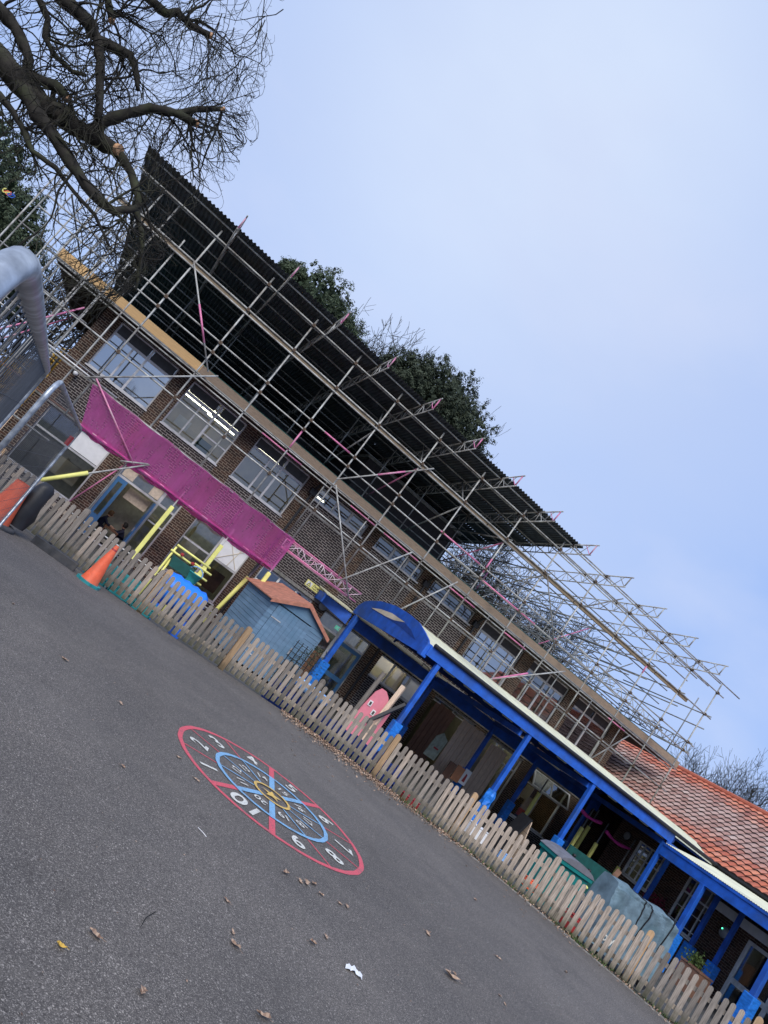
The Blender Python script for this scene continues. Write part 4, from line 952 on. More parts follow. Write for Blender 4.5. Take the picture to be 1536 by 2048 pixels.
for k, y in enumerate((20.75, 21.85, 22.9, 24.0, 25.3, 26.7, 28.2, 29.8, 31.4, 33.0)): ledger(y, TZ(y)-.045, -4.25, 22.7 + (.5 if k == 0 else 0), 'steel' if k < 3 else 'steel_dk', name='purlin')
for y in (20.75, 21.85, 24.6): ledger(y, TZ(y)-.12, 13.2, 22.0, 'steel', name='purlin')
# pink painted tubes here and there
for (p, q) in (((5.6,SY-.06,6.19),(8.9,SY-.06,5.86)),((9.0,SY-.055,6.19),(10.8,SY-.055,6.19)),((11.2,SY-.055,5.84),(13.8,SY-.055,5.84))):
    if abs(p[2]-q[2]) > .1: continue
    tubepart('pink_sleeve', p, q, .029, 'pink')
tubepart('pink_sleeve', (4.1,SY-.055,6.19), (5.1,SY-.055,6.19), .029, 'pink')
# roof trusses
def truss(x, y0, y1, mat='steel', dep=.40, pinkend=True, xe=None, part='roof_truss', par=scf):
    m = MB(); n = max(4, int((y1-y0)/.38)); T = lambda y: TZ(y)
    m.tube([(x,y0-.02,T(y0)),(x,y1,T(y1))], .022, 6); m.tube([(x,y0+.1,T(y0)-dep),(x,y1,T(y1)-dep)], .022, 6)
    for i in range(1, n):
        ya, yb = y0+(y1-y0)*i/n, y0+(y1-y0)*(i+1)/n
        if i % 2: m.tube([(x,ya,T(ya)),(x,yb,T(yb)-dep)], .013, 5)
        else: m.tube([(x,ya,T(ya)-dep),(x,yb,T(yb))], .013, 5)
        if i % 3 == 0: m.tube([(x,ya,T(ya)),(x,ya,T(ya)-dep)], .013, 5)
    o = m.build(part, M[mat], par, smooth=True)
    m = MB(); m.tube([(x,y0+.08,T(y0)),(x,y0+.16,T(y0)-dep)], .022, 6); m.tube([(x,y0+.16,T(y0)-dep),(x,y0+.62,T(y0+.6))], .014, 5); m.build('end_strut', M['pink'] if pinkend else M['steel'], o, smooth=True)
for k, x in enumerate(TX): truss(x, 19.5, 33.2, pinkend=(k % 4 != 0 or k < 9) and k not in (9, 11, 12, 10))
# transoms and sway braces in the open right hand bays
for i, x in enumerate(SX[7:]):
    for z in (5.84, 6.9, 7.44):
        tubepart('transom', (x+.05, SY-.3, z), (x+.05, 25.6 if z > 6 else 23.2, z+.02), .0245, 'steel_dk')
for i, x in enumerate((14.2, 16.2, 18.0, 19.9, 21.4)): tubepart('transom', (x, 24.8, 6.6+.2*(i % 3)), (x, 34.6, 6.5+.2*(i % 2)), .0245, 'steel_dk'); tubepart('transom', (x+.3, 24.8, 7.6), (x+.3, 34.6, 7.3), .0245, 'steel_dk')
def brace(p, q, mat='steel', r=.0245): tubepart('brace', p, q, r, mat)
ys = SY-.11
k_ = SY/22.3
B = lambda x, z: (x*k_, ys, 1.65+(z-1.65)*k_)
brace(B(-1.77,7.81), B(.5,5.56)); brace(B(-1.95,3.2), B(.80,5.66)); brace(B(5.6,5.55), B(8.05,7.95)); brace(B(5.70,5.4), B(8.37,2.75)); brace(B(14.3,3.46), B(16.9,5.5))
tubepart('pink_sleeve', B(6.6,6.53), B(7.3,7.22), .030, 'pink'); tubepart('pink_sleeve', B(-.9,6.95), B(-.1,6.15), .030, 'pink'); tubepart('pink_sleeve', B(14.5,3.63), B(15.6,4.57), .030, 'pink')
brace(B(9.2,5.3), B(7.6,2.9)); brace(B(11.2,5.5), B(9.9,3.3)); brace(B(19.8,3.2), B(21.0,5.2), 'steel_dk'); brace((13.1,ys,7.4),(15.0,ys,5.6),'steel_dk'); brace((15.1,ys,7.5),(16.2,ys,8.6),'steel_dk')
brace((5.35,21.0,7.3),(5.5,24.8,6.0)); brace((7.2,21.0,7.3),(7.4,24.8,6.0),'pink'); brace((9.15,21.0,7.3),(9.4,24.8,6.0)); brace((11.15,21.0,7.3),(11.3,24.8,6.0),'pink'); brace((13.05,21,7.3),(13.2,24.8,6.0))
for (a_, b_) in (((1.95,21,7.35),(2.1,22.6,8.5)),((3.6,21,7.35),(3.9,22.8,8.5)),((5.35,21,7.35),(5.6,22.8,8.5)),((7.2,21,7.35),(7.5,22.8,8.5)),((9.15,21,7.35),(9.4,22.8,8.5)),((16.9,21,7.35),(17.1,23.8,8.2)),((18.8,21,7.35),(19.1,23.8,8.2))): brace(a_, b_, 'steel_dk' if a_[0] < 4 else 'steel')
for x in (14.6, 17.2, 20.0): brace((x, 25.2, 6.0), (x+1.9, 25.2, 8.2), 'pink' if x == 17.2 else 'steel_dk'); brace((x+1, 29.5, 6.0), (x+2.6, 29.5, 8.0), 'steel_dk'); brace((x+.5, 34.4, 5.2), (x+2.2, 34.4, 7.5), 'pink' if x == 14.6 else 'steel_dk')
for (x, y) in ((13.2,25.2),(14.8,34.4),(16.7,34.4),(18.5,34.4)): tubepart('pink_sleeve', (x+.35, y-.03, 6.3), (x+.35, y-.03, 7.1), .030, 'pink')
# right end hand rail lattice and lattice beam over the flat roof
def lattice(pa, pb, dep, mat, par=scf, name='lattice_beam', r=.024):
    m = MB(); pa, pb = Vector(pa), Vector(pb); L_ = (pb-pa).length; n = int(L_/.36); dz = Vector((0,0,-dep))
    m.tube([pa, pb], r, 7); m.tube([pa+dz, pb+dz], r, 7); o_ = None
    if mat == 'pink': o_ = m.build(name, M[mat], par, smooth=True); m = MB()
    for i in range(n):
        a_, b_ = pa+(pb-pa)*(i/n), pa+(pb-pa)*((i+1)/n)
        if i % 2: m.tube([a_, b_+dz], .014, 5)
        else: m.tube([a_+dz, b_], .014, 5)
        m.tube([a_, a_+dz], .014, 5)
    return m.build('lattice_web', M['pinkpale'], o_, smooth=True) if o_ else m.build(name, M[mat], par, smooth=True)
lattice((17.6,23.1,6.72),(22.9,23.1,6.72-.25),.38,'steel'); lattice((16,27,6.7),(24.4,27,6.6),.4,'steel_dk'); lattice((22.3,20.7,6.2),(22.6,25.4,6.5),.38,'steel_dk')
lattice((5.35,SY+.02,3.07),(8.12,SY+.02,3.07),.31,'pink'); lattice((5.5,22.2,3.1),(8.2,22.2,3.1),.31,'pink')
ledger(SY-.02, 3.11, -3.2, 5.35, 'steel'); ledger(SY-.02, 2.06, -1.2, 5.3, 'pink'); ledger(22.4, 2.06, -1.6, 5.3, 'steel_dk'); ledger(SY-.07, 3.2, -3.2, -.9, 'alu')
ledger(21.0, .06, .1, 6.4, 'alu', .02, 'guard_rail'); ledger(21.05, -.1, .1, 6.4, 'steel_dk', .02, 'guard_rail')
brace(B(-1.70,3.37), B(.55,2.08), 'pink'); brace(B(.2,1.93), B(.86,2.34), 'steel', .024)
# couplers
m = MB(); m.box(-.045, .045, -.085, .03, -.045, .045); m.tube([(0,-.05,-.06),(0,-.05,.07)], .012, 6)
cpo = m.build('coupler', M['coupler']); cpm = cpo.data; bpy.data.objects.remove(cpo)
for (x, y, z) in [(x, SY, z) for x in SX for z in (4.19, 5.84, 6.19, 7.44, 8.40) if not (x < 0 and z > 7)] + [(x, y, TZ(y)-.04) for x in TX for y in (20.78, 21.88)]:
    o = bpy.data.objects.new('coupler', cpm); COL.objects.link(o); o.parent = scf; o.location = Vector((x, y, z)) - scf.location
# legs below the net
for (x, zt, yel) in ((2.03,2.3,(-.1,1.78)),(3.78,2.3,(-.1,1.73)),(5.38,2.6,(-.5,1.92))):
    tubepart('standard', (x, SY, -.5), (x, SY, zt), .0245)
    m = MB(); m.box(x-.06, x+.06, SY-.06, SY+.06, yel[0], yel[1]); o = m.build('yellow_pad', M['yellow'], scf, bevel=.02); 
tubepart('standard', (5.0, SY+.9, -.5), (5.25, SY+.9, 2.2), .0245)
m = MB(); m.tube([(4.93,SY+.85,-.4),(5.16,SY+.85,1.45)], .065, 10); m.build('yellow_pad', M['yellow'], scf, smooth=True)
m = MB(); pa, pb = Vector(B(-1.12,.17)), Vector(B(-.25,1.13)); m.tube([pa, pb], .06, 10); m.build('yellow_pad', M['yellow'], scf, smooth=True)
tubepart('brace', tuple(pa), B(.9,2.35), .024)
tubepart('standard', (.35, SY, -.5), (.35, SY, 2.1), .024, 'steel_dk'); tubepart('brace', (-.15, 21.6, .2), (.35, 21.2, 1.9), .02, 'pink')
# alley legs with yellow pads and rolled pink net
for (x, y, zt, a_, b_) in ((19.6,20.3,2.1,.25,1.35),(20.4,20.2,2.0,.2,1.2),(20.9,21.4,2.2,.3,1.5),(21.6,20.0,2.1,-.2,1.0),(18.9,22.2,2.0,.3,1.4)):
    tubepart('standard', (x, y, -.5), (x, y, zt), .026, 'steel_dk'); m = MB(); m.box(x-.055, x+.055, y-.055, y+.055, a_, b_); m.build('yellow_pad', M['yellow'], scf, bevel=.02)
for (x0, x1, z, y) in ((18.9,20.1,1.85,20.2),(20.3,21.6,1.72,20.0)):
    m = MB(); m.tube([(x0+(x1-x0)*i/9, y, z-.10*math.sin(math.pi*i/9)) for i in range(10)], lambda u: .035+.03*abs(math.sin(u*5+x0)), 7); m.build('rolled_net', M['pinknet'] if 'pinknet' in M else simple('bright_pink_cloth', (.7,.06,.32), .8, var=.3, scale=20), scf, smooth=True)
# debris netting
m = MB(); nx, nz = 84, 10
def npt(i, j):
    u = i/nx; x = -1.58+6.98*u; v = j/nz
    zt = 3.10 + .02*math.sin(u*40)+.03*abs(math.sin(u*math.pi*4)); zb = 2.04 - .035*abs(math.sin(u*math.pi*4.2))
    if u < .055: zt -= 0
    z = zb+(zt-zb)*v; s_ = .10*math.sin(v*math.pi)*abs(math.sin(u*math.pi*4))
    return (x + (.45*(1-v) if u < .02 else .45*(1-v)*max(0, 1-u*5)), SY-.06+s_ + .015*math.sin(u*90+v*5), z)
for i in range(nx):
    for j in range(nz): m.quad(npt(i,j), npt(i+1,j), npt(i+1,j+1), npt(i,j+1))
m.build('debris_net', M['net'], scf, smooth=True)
m = MB()
for i in range(nx):
    for j in range(5):
        P = []
        for (ii, jj) in ((i,j),(i+1,j),(i+1,j+1),(i,j+1)):
            a_ = npt(ii, 0); P.append((a_[0], a_[1]+.35*jj, a_[2]-.07*math.sin(jj/5*math.pi)-.03*math.sin(ii*.7+jj)))
        m.quad(*P)
m.build('debris_net', M['net'], scf, smooth=True)
# temporary corrugated roof
m = MB(); pw = .13; n = int((13.55+4.3)/pw); YS = (20.5, 23.4, 26.4, 29.4, 33.4)
for (ya, yb) in zip(YS[:-1], YS[1:]):
    for i in range(n):
        x = -4.3+i*pw; dz = .012 if ya > 20.6 else 0
        for (xa, za, xb, zb) in ((0,0,.03,.04),(.03,.04,.065,.04),(.065,.04,.095,0),(.095,0,.13,0)):
            m.quad((x+xa,ya-.1*(ya > 20.6),TZ(ya)+.03+za-dz+.01*math.sin(i*.13)),(x+xb,ya-.1*(ya > 20.6),TZ(ya)+.03+zb-dz+.01*math.sin(i*.13)),(x+xb,yb,TZ(yb)+.03+zb),(x+xa,yb,TZ(yb)+.03+za))
m.build('corrugated_roof', M['sheet'], scf)
m = MB(); m.box(-4.28, 13.5, 33.3, 33.34, 6.2, 7.7); m.box(2.5, 13.4, 31.9, 31.93, 5.9, 7.75); m.build('rear_sheeting', M['sheet'], scf)
# access boards
for k in range(3): m = MB(); m.box(-4.2, 5.2, SY+.15+.24*k, SY+.37+.24*k, 2.10, 2.14); m.build('scaffold_board', M['board_dk'], scf)
# ------------------------------------------------------------------ yard things
# shed
sh = thing('garden_shed', 'light blue timber shed with salmon coloured felt roof behind the picket fence', 'shed', (6.12, 19.9, -.45), R(7))
W_, D_, HE, HA = .90, 1.15, 1.86, 2.27      # half width, half depth, eaves, apex above its floor
Ts = parent_world(sh)
def sbox(m, *a): m.box(*a, T=lambda x, y, z: tuple(Ts @ Vector((x, y, z))))
def spoly(m, pts, ext): m.prism([Ts @ Vector(p) for p in pts], Ts.to_3x3() @ Vector(ext))
m = MB(); n = 15
for i in range(n):
    z0 = HE*i/n; z1 = HE*(i+1)/n - .008
    for s_ in (-1, 1): sbox(m, s_*W_-.012, s_*W_+.012, -D_, D_, z0, z1)
    sbox(m, -W_, -W_+.16, -D_-.012, -D_+.012, z0, z1); sbox(m, .42, W_, -D_-.012, -D_+.012, z0, z1); sbox(m, -W_, W_, D_-.012, D_+.012, z0, z1)
spoly(m, [(-W_, -D_-.01, HE), (W_, -D_-.01, HE), (0, -D_-.01, HA)], (0, .02, 0)); spoly(m, [(-W_, D_-.01, HE), (W_, D_-.01, HE), (0, D_-.01, HA)], (0, .02, 0))
m.build('wall', M['shed'], sh)
m = MB()
for i in range(8): sbox(m, -W_+.17+i*.145, -W_+.17+i*.145+.139, -D_-.03, -D_-.005, .04, HE-.03)
dd = m.build('door', M['shed'], sh)
m = MB(); 
sbox(m, .3, .33, -D_-.06, -D_-.031, .9, 1.1); m.build('handle', M['alu'], dd)
for z in (.35, 1.45): m = MB(); sbox(m, -W_+.18, -W_+.5, -D_-.04, -D_-.031, z, z+.03); m.build('hinge', M['alu'], dd)
for s_ in (-1, 1):
    m = MB(); spoly(m, [(0, -D_-.12, HA+.04), (s_*(W_+.13), -D_-.12, HE-.03), (s_*(W_+.13), -D_-.12, HE+.0), (0, -D_-.12, HA+.075)], (0, 2*D_+.24, 0)); m.build('roof', M['felt_orange'], sh)
    m = MB(); spoly(m, [(0, -D_-.14, HA+.05), (s_*(W_+.14), -D_-.14, HE-.0), (s_*(W_+.14), -D_-.14, HE-.10), (0, -D_-.14, HA-.05)], (0, .018, 0)); m.build('barge_board', M['felt_orange'], sh)
# trellis with a climber
t = thing('trellis', 'dark square trellis with a thin leafy climber on the right of the blue shed', 'trellis', (7.0, 18.3, -.5))
m = MB()
for i in range(6): m.box(6.45+i*.15, 6.47+i*.15, 18.3, 18.315, -.3, .95)
for i in range(9): m.box(6.42, 7.25, 18.316, 18.33, -.25+i*.14, -.235+i*.14)
m.build('lattice', M['black'], t)
m = MB(); vals = []
for k in range(420):
    c_ = random.choice(((6.9,.75),(7.1,.95),(6.7,.4),(7.2,.6),(6.6,-.1))); flake(m, (c_[0]+random.gauss(0,.12), 18.27+random.gauss(0,.05), c_[1]+random.gauss(0,.14)), .028, 2); vals.append((random.random(),)*3)
o = m.build('foliage', M['leafdark'], t); shade_attr(o, vals)
# traffic cones
def cone(loc, h, r, label, base='teal', lean=0):
    t = thing('traffic_cone', label, 'cone', loc, .5); L = Vector(loc)
    m = MB(); a_ = R(25); q = r*1.28
    pts = []
    for i in range(8):
        an = math.pi/4*i + math.pi/8; pts.append(L+Vector((q*1.08*math.cos(an+.5), q*1.08*math.sin(an+.5), .0)))
    m.prism(pts, (0,0,.045)); m.build('base', M[base], t, bevel=.008)
    m = MB(); m.lathe([(r*1.02,.04),(r*.98,.06),(r*.93,.075),(.035,h-.02),(.03,h),(.018,h),(.018,h-.05)], c=(L.x+0, L.y, L.z), n=28)
    m.v = [(x+lean*(z-L.z), y, z) for x, y, z in m.v]; m.build('body', M['orange'], t, smooth=True)
    m = MB(); m.lathe([(.047,h-.09),(.045,h-.06),(.04,h-.06)], c=(L.x+lean*h, L.y, L.z), n=20); m.build('collar', M['red'], t, smooth=True)
    return t
cone((.90, 12.10, 0), .72, .15, 'orange traffic cone with a faded teal base in front of the picket fence')
t = thing('traffic_cone', 'fat orange cone lying under a black hood behind the wire fence panels', 'cone', (-.72, 11.95, 0))
m = MB(); m.lathe([(.33,.0),(.34,.03),(.30,.06),(.22,.06)], c=(-.72,11.95,0), n=26); m.build('base', M['rubber'], t, smooth=True)
m = MB(); m.lathe([(.22,.05),(.2,.16),(.15,.48),(.12,.7)], c=(-.72,11.95,0), n=26); m.build('body', M['orange'], t, smooth=True)
m = MB(); m.lathe([(.17,.10),(.18,.3),(.16,.55),(.13,.80),(.08,.88),(0,.89)], c=(-.47,12.15,0), n=26); m.v = [(x+.03*math.sin(z*14+y*9), y, z) for x, y, z in m.v]; m.build('hood', M['black'], t, smooth=True)
t = thing('barrier_foot', 'long black rubber foot block at the left end of the picket fence', 'barrier foot', (.25, 12.5, 0))
m = MB(); m.prism([(-.14,12.36,0),(.62,12.22,0),(.64,12.44,0),(-.12,12.60,0)], (0,0,.13)); m.build('block', M['rubber'], t, bevel=.03)
m = MB(); m.tube([(.1,12.45,.12),(.1,12.45,.15)], .03, 10); m.build('socket', M['black'], t)
# mesh fence panels at the left, close to the camera
def heras(A, Bp, label, z0=.12):
    A, Bp = Vector(A), Vector(Bp); d = (Bp-A); L_ = math.hypot(d.x, d.y); t = thing('wire_fence_panel', label, 'fence panel', (A.x, A.y, 0))
    def P(u, z): return Vector((A.x+d.x*u, A.y+d.y*u, z))
    rc = .12; zt = lambda u: A.z+d.z*u; uc = rc/L_
    path = [P(0, z0)] + [P(0, zt(0)-rc)]
    for i in range(1, 7): a_ = math.pi/2*i/6; path.append(P(uc*(1-math.cos(a_)), zt(0)-rc+rc*math.sin(a_)))
    for i in range(0, 7): a_ = math.pi/2*i/6; path.append(P(1-uc+uc*math.sin(a_), zt(1)-rc+rc*math.cos(a_)))
    path.append(P(1, z0)); m = MB(); m.tube(path + [P(0, z0)], .0155, 14); m.build('frame', M['galv'], t, smooth=True)
    m = MB(); n = int(L_/.075)
    for i in range(1, n): m.tube([P(i/n, z0), P(i/n, zt(i/n)-(0 if uc < i/n < 1-uc else .07))], .0014, 4, cap=False)
    for i in range(1, 14):
        z = z0+(1.75-z0)*i/14; m.tube([P(0, z), P(1, z)], .0016, 4, cap=False)
    m.build('wire_mesh', M['mesh'], t)
    m = MB(); m.box(A.x-.05, A.x+.05, A.y-.02, A.y+.05, .95, 1.03); m.build('clamp', M['galv'], t, bevel=.01)
    m = MB(); m.box(Bp.x-.11, Bp.x+.11, Bp.y-.35, Bp.y+.35, 0, .12); m.build('foot', M['rubber'], t, bevel=.02)
    return t
heras((-.165,.68,1.755), (-.52,4.15,1.845), 'nearest galvanised wire mesh fence panel running away from the camera at the left edge')
heras((-.47,4.35,1.855), (-.395,7.75,1.765), 'second galvanised wire mesh fence panel beyond the nearest one')
m = MB(); m.tube([(-.405,7.6,1.56),(-.405,7.6,1.66)], .022, 4); tag(m.build('tag_plate', M['red']), 'small red plate clipped to the mesh fence panel near its top corner', 'tag')
# yellow rack with green trough and bucket
t = thing('activity_rack', 'yellow slatted frame holding a dark green trough and a teal bucket behind the picket fence', 'activity rack', (2.9, 18, -.5))
m = MB()
for (x0, x1, z) in ((2.4,3.38,1.10),(2.35,3.1,.92),(3.0,3.5,.98),(3.1,3.5,.80),(3.05,3.45,.64),(3.0,3.4,.48)): m.tube([(x0,17.97,z),(x1,17.97,z-.0)], .028, 8)
for x in (2.42, 2.5, 3.1, 3.3): m.tube([(x,18.0,-.5),(x,18.0,1.05 if x < 2.5 or x > 3.2 else .75)], .028, 8)
m.tube([(2.3,17.9,.0),(2.52,18.1,.85)], .02, 6); m.build('frame', M['yellow'], t, smooth=True)
m = MB(); m.prism([(2.45,17.8,.86),(3.1,17.8,.86),(3.05,17.8,.60),(2.52,17.8,.60)], (0,.3,0)); m.build('trough', M['green'], t, bevel=.02)
m = MB(); m.lathe([(.14,.0),(.19,.26),(.21,.27),(.19,.29)], c=(3.15,17.9,.52), n=18); o = m.build('bucket', M['teal'], t, smooth=True)
m = MB(); m.tube([(3.15+.19*math.cos(math.pi*i/8), 17.9, .8+.16*math.sin(math.pi*i/8)) for i in range(9)], .015, 6); m.build('handle', M['ltblue'], o)
m = MB(); m.lathe([(0,.05),(.05,.02),(.05,-.02),(0,-.05)], c=(2.62,17.85,.98), n=10); m.lathe([(0,.05),(.05,.02),(.05,-.02),(0,-.05)], c=(2.95,17.85,.95), n=10); m.build('toy', M['red'], t)
# blue barrel tunnel
t = thing('play_tunnel', 'bright blue plastic barrel tunnel showing above the pickets', 'play tunnel', (2.7, 14.5, -.3))
m = MB(); 
for i in range(9):
    x = 2.2+i*.115; 
m.tube([(2.18+.1*i,14.6,.45) for i in range(10)], lambda u: (.27 if u < .02 or u > .98 else .31)+.014*math.cos(u*math.pi*9), 28); m.build('barrel', simple('bright_blue_plastic', (.02,.20,.80), .4, var=.08), t, smooth=True)
m = MB(); m.box(2.25,2.4,14.4,14.8,-.35,.1); m.box(2.9,3.05,14.4,14.8,-.35,.1); m.build('stand', M['blue'], t)
# teal crate tables, blue crates behind the fence
CR = [(1.05,13.7,'teal'),(1.55,13.8,'teal'),(2.05,13.9,'teal')]
lab = ['first teal slatted crate behind the left end of the picket fence','second teal slatted crate along, behind the orange cone','third teal slatted crate, nearest to the blue barrel tunnel']
def crate(x, y, z, sx, sy, sz, mat, label, group=None):
    t = thing('slatted_crate', label, 'crate', (x, y, z), 0, group)
    m = MB()
    for k in range(4): m.box(x-sx, x+sx, y-sy, y-sy+.015, z+sz*(k/4), z+sz*(k/4)+sz*.18); m.box(x-sx, x+sx, y+sy-.015, y+sy, z+sz*(k/4), z+sz*(k/4)+sz*.18)
    for s_ in (-1, 1):
        m.box(x+s_*sx-.015, x+s_*sx+.015, y-sy, y+sy, z, z+sz)
    m.box(x-sx, x+sx, y-sy, y+sy, z+.01, z+.03); m.build('body', M[mat], t); return t
for (x, y, mt), l in zip(CR, lab): crate(x, y, -.25, .2, .2, .55 if x < 1.6 else .35, mt, l, 'teal crates behind the fence')
bl = ['blue slatted crate nearest the shed trellis behind the pickets','blue slatted crate under the round pale blue tray','blue slatted crate beside the round tray','fourth blue crate from the left behind the pickets','fifth blue crate behind the pickets below the brick wall','last blue crate before the pink playhouse board']
for i, x in enumerate((5.05, 5.55, 6.05, 6.55, 7.05, 7.5)): crate(x, 13.3-.12*i, -.3, .23, .2, .62, 'navyblue', bl[i], 'blue crates behind the fence')
t = thing('round_tray', 'round pale blue and white tray standing on the blue crates behind the pickets', 'tray', (5.5, 13.2, .42))
m = MB(); m.lathe([(0,.43),(.34,.43),(.38,.47),(.41,.56),(.43,.57),(.42,.53),(.39,.44),(.35,.41),(0,.41)], c=(5.5,13.25,0), n=30); m.build('rim', M['ltblue'], t, smooth=True)
# pink playhouse board between posts
t = thing('playhouse_wall', 'curved pink board with two pictures between two grey timber posts', 'playhouse', (9, 17.6, -.5))
for (x0, x1, zt) in ((8.62,8.80,1.58),(9.32,9.50,1.60)): m = MB(); m.tube([(x0-.12,17.5,-.5),(x0,17.5,zt)], .065 if x0 < 9 else .09, 10 if x0 < 9 else 4); m.build('post', M['picket'] if x0 < 9 else M['board'], t)
m = MB(); P = [(8.55,17.52,-.5),(9.45,17.52,-.5),(9.47,17.52,.80),(9.38,17.52,.92),(9.25,17.52,.98),(9.15,17.52,1.12),(9.0,17.52,1.22),(8.85,17.52,1.22),(8.74,17.52,1.05),(8.62,17.52,.4)]
m.prism(P, (0,.03,0)); o = m.build('board', M['pinkboard'], t)
for x, zz in ((8.80, .66), (9.02, .50)): m = MB(); m.box(x-.055, x+.055, 17.50, 17.515, zz, zz+.15); m.build('picture', M['white'], o); m = MB(); m.box(x-.03, x+.03, 17.494, 17.499, zz+.025, zz+.12); m.build('picture_print', M['in_dark'], o)
m = MB(); m.tube([(9.55,17.3,1.24),(8.9,17.3,.3)], .06, 4); m.build('beam', M['black'], t)
# paintings / boards by the post
t = thing('easel_board', 'pale green board with painted shapes leaning at the brick corner', 'board', (14.1, 22.2, 0))
m = MB(); m.prism([(13.9,22.2,.15),(14.4,22.2,.15),(14.45,22.2,.95),(14.15,22.2,1.12),(13.95,22.2,.9)], (0,.03,0)); m.build('board', simple('pale_green_board', (.30,.33,.26), .8, var=.3, scale=7), t)
m = MB(); m.box(14.1,14.3,22.19,22.199,.5,.56); m.build('painted_shape', M['red'], t)
t = thing('picture_board', 'orange and white picture board leaning on the pale timber panel', 'board', (15.6, 22.0, 0))
m = MB(); m.box(15.2,15.55,22.0,22.02,.0,.55); m.build('orange_half', simple('faded_orange_board', (.50,.22,.11), .8, var=.15), t)
m = MB(); m.box(15.56,15.85,22.0,22.02,.05,.60); m.build('white_half', M['white'], t); m = MB(); m.prism([(15.64,21.995,.15),(15.76,21.995,.15),(15.73,21.995,.42),(15.67,21.995,.46)], (0,-.006,0)); m.build('red_figure', M['red'], t)
m = MB(); m.box(14.85,15.15,22.0,22.03,-.1,.5); m.build('dark_board', M['board_dk'], t)
# small toys and boxes half seen through the pickets
for (x, y, z, s_, mt, lb, ct) in ((8.2,12.6,-.3,.2,'red','red plastic box on the ground behind the pickets below the pink board','box'),(11.6,12.4,-.2,.14,'orange','orange toy half hidden behind the pickets left of the teal bin','toy'),(11.1,12.9,-.1,.12,'ltblue','pale blue toy bin behind the pickets under the blue post','toy'),(12.6,11.9,-.35,.22,'red','red low box behind the pickets in front of the teal bin','box'),(10.4,13.2,-.1,.2,'white','white plastic tray on edge behind the middle pickets','tray')):
    t = thing('toy_box' if ct == 'box' else 'toy', lb, ct, (x, y, z)); m = MB(); m.box(x-s_, x+s_, y-s_*.7, y+s_*.7, z, z+s_*1.4); m.build('body', M[mt], t, bevel=.03); m = MB(); m.box(x-s_*1.05, x+s_*1.05, y-s_*.75, y+s_*.75, z+s_*1.4, z+s_*1.5); m.build('rim', M[mt], t, bevel=.01)
# A frame
t = thing('wooden_a_frame', 'black and brown folding board standing under the open hopper window', 'a frame', (14.7, 17, -.5))
m = MB(); m.prism([(14.35,17.0,-.5),(14.75,17.0,.74),(14.80,17.0,.74),(14.45,17.0,-.5)], (0,.5,0)); m.build('dark_side', M['black'], t)
m = MB()
for i in range(7): z = -.5+i*.17; x = 14.78+(.72-z)*.22; m.prism([(x,17,z),(x+.03,17,z),(x-.005,17,z+.16),(x-.035,17,z+.16)], (0,.5,0))
m.build('slatted_side', M['board'], t)
# teal bin
t = thing('storage_bin', 'dark teal plastic storage bin with a domed grey lid behind the pickets', 'storage bin', (13.65, 14, -.5), R(-4))
m = MB(); m.prism([(13.20,13.7,-.5),(14.12,13.7,-.5),(14.2,13.66,.56),(13.12,13.66,.56)], (0,.7,0)); m.build('body', M['tealbin'], t, bevel=.02)
m = MB(); m.box(13.07,14.25,13.60,14.42,.5,.60); m.build('rim', M['tealbin'], t, bevel=.015)
m = MB(); 
P = [(13.05+1.22*i/10, 13.58, .60+.16*math.sin(math.pi*i/10)**.6) for i in range(11)]
m.prism(P, (0,.86,0)); m.build('lid', M['greylid'], t, bevel=.01)
# climbing board with holds
t = thing('climbing_board', 'dark green climbing board with coloured holds standing on edge beside the teal bin', 'climbing board', (15.9, 15.6, -.4))
m = MB(); m.box(15.05, 16.75, 15.6, 15.64, -.45, .88); m.build('board', M['green'], t)
for i, (x, z) in enumerate(((15.3,.7),(15.6,.35),(16.0,.6),(16.2,.2),(16.5,.5),(15.9,.1),(16.55,.05),(15.35,.15))):
    m = MB(); m.lathe([(0,.05),(.05,.03),(.06,0),(.04,-.03),(0,-.03)], c=(x,15.57,z), n=8); m.build('hold', M['yellow' if i == 3 else 'white' if i == 1 else 'black'], t, smooth=True)
m = MB(); m.tube([(15.16,14.2,.1),(15.42,14.2,1.12)], .09, 4); tag(m.build('timber_plank', M['brown']), 'short reddish brown timber plank leaning between the green board and the covered cart', 'plank')
# inner low fence
t = thing('low_picket_fence', 'short low picket fence with narrow rounded slats behind the long fence near the covered cart', 'fence', (12.7, 11.6, -.4))
for i in range(17):
    x = 11.9+i*.085; y = 12.2-i*.035; m = MB(); w2 = .028; h = .42
    m.prism([(x-w2,y,-.45),(x+w2,y,-.45),(x+w2,y,h-.03),(x+w2*.6,y,h),(x-w2*.6,y,h),(x-w2,y,h-.03)], (0,.016,0)); m.build('picket', M['picket'], t)
for z in (-.1, .28): m = MB(); m.prism([(11.87,12.23,z),(13.35,11.62,z),(13.35,11.64,z),(11.87,12.26,z)], (0,0,.05)); m.build('rail', M['picket'], t)
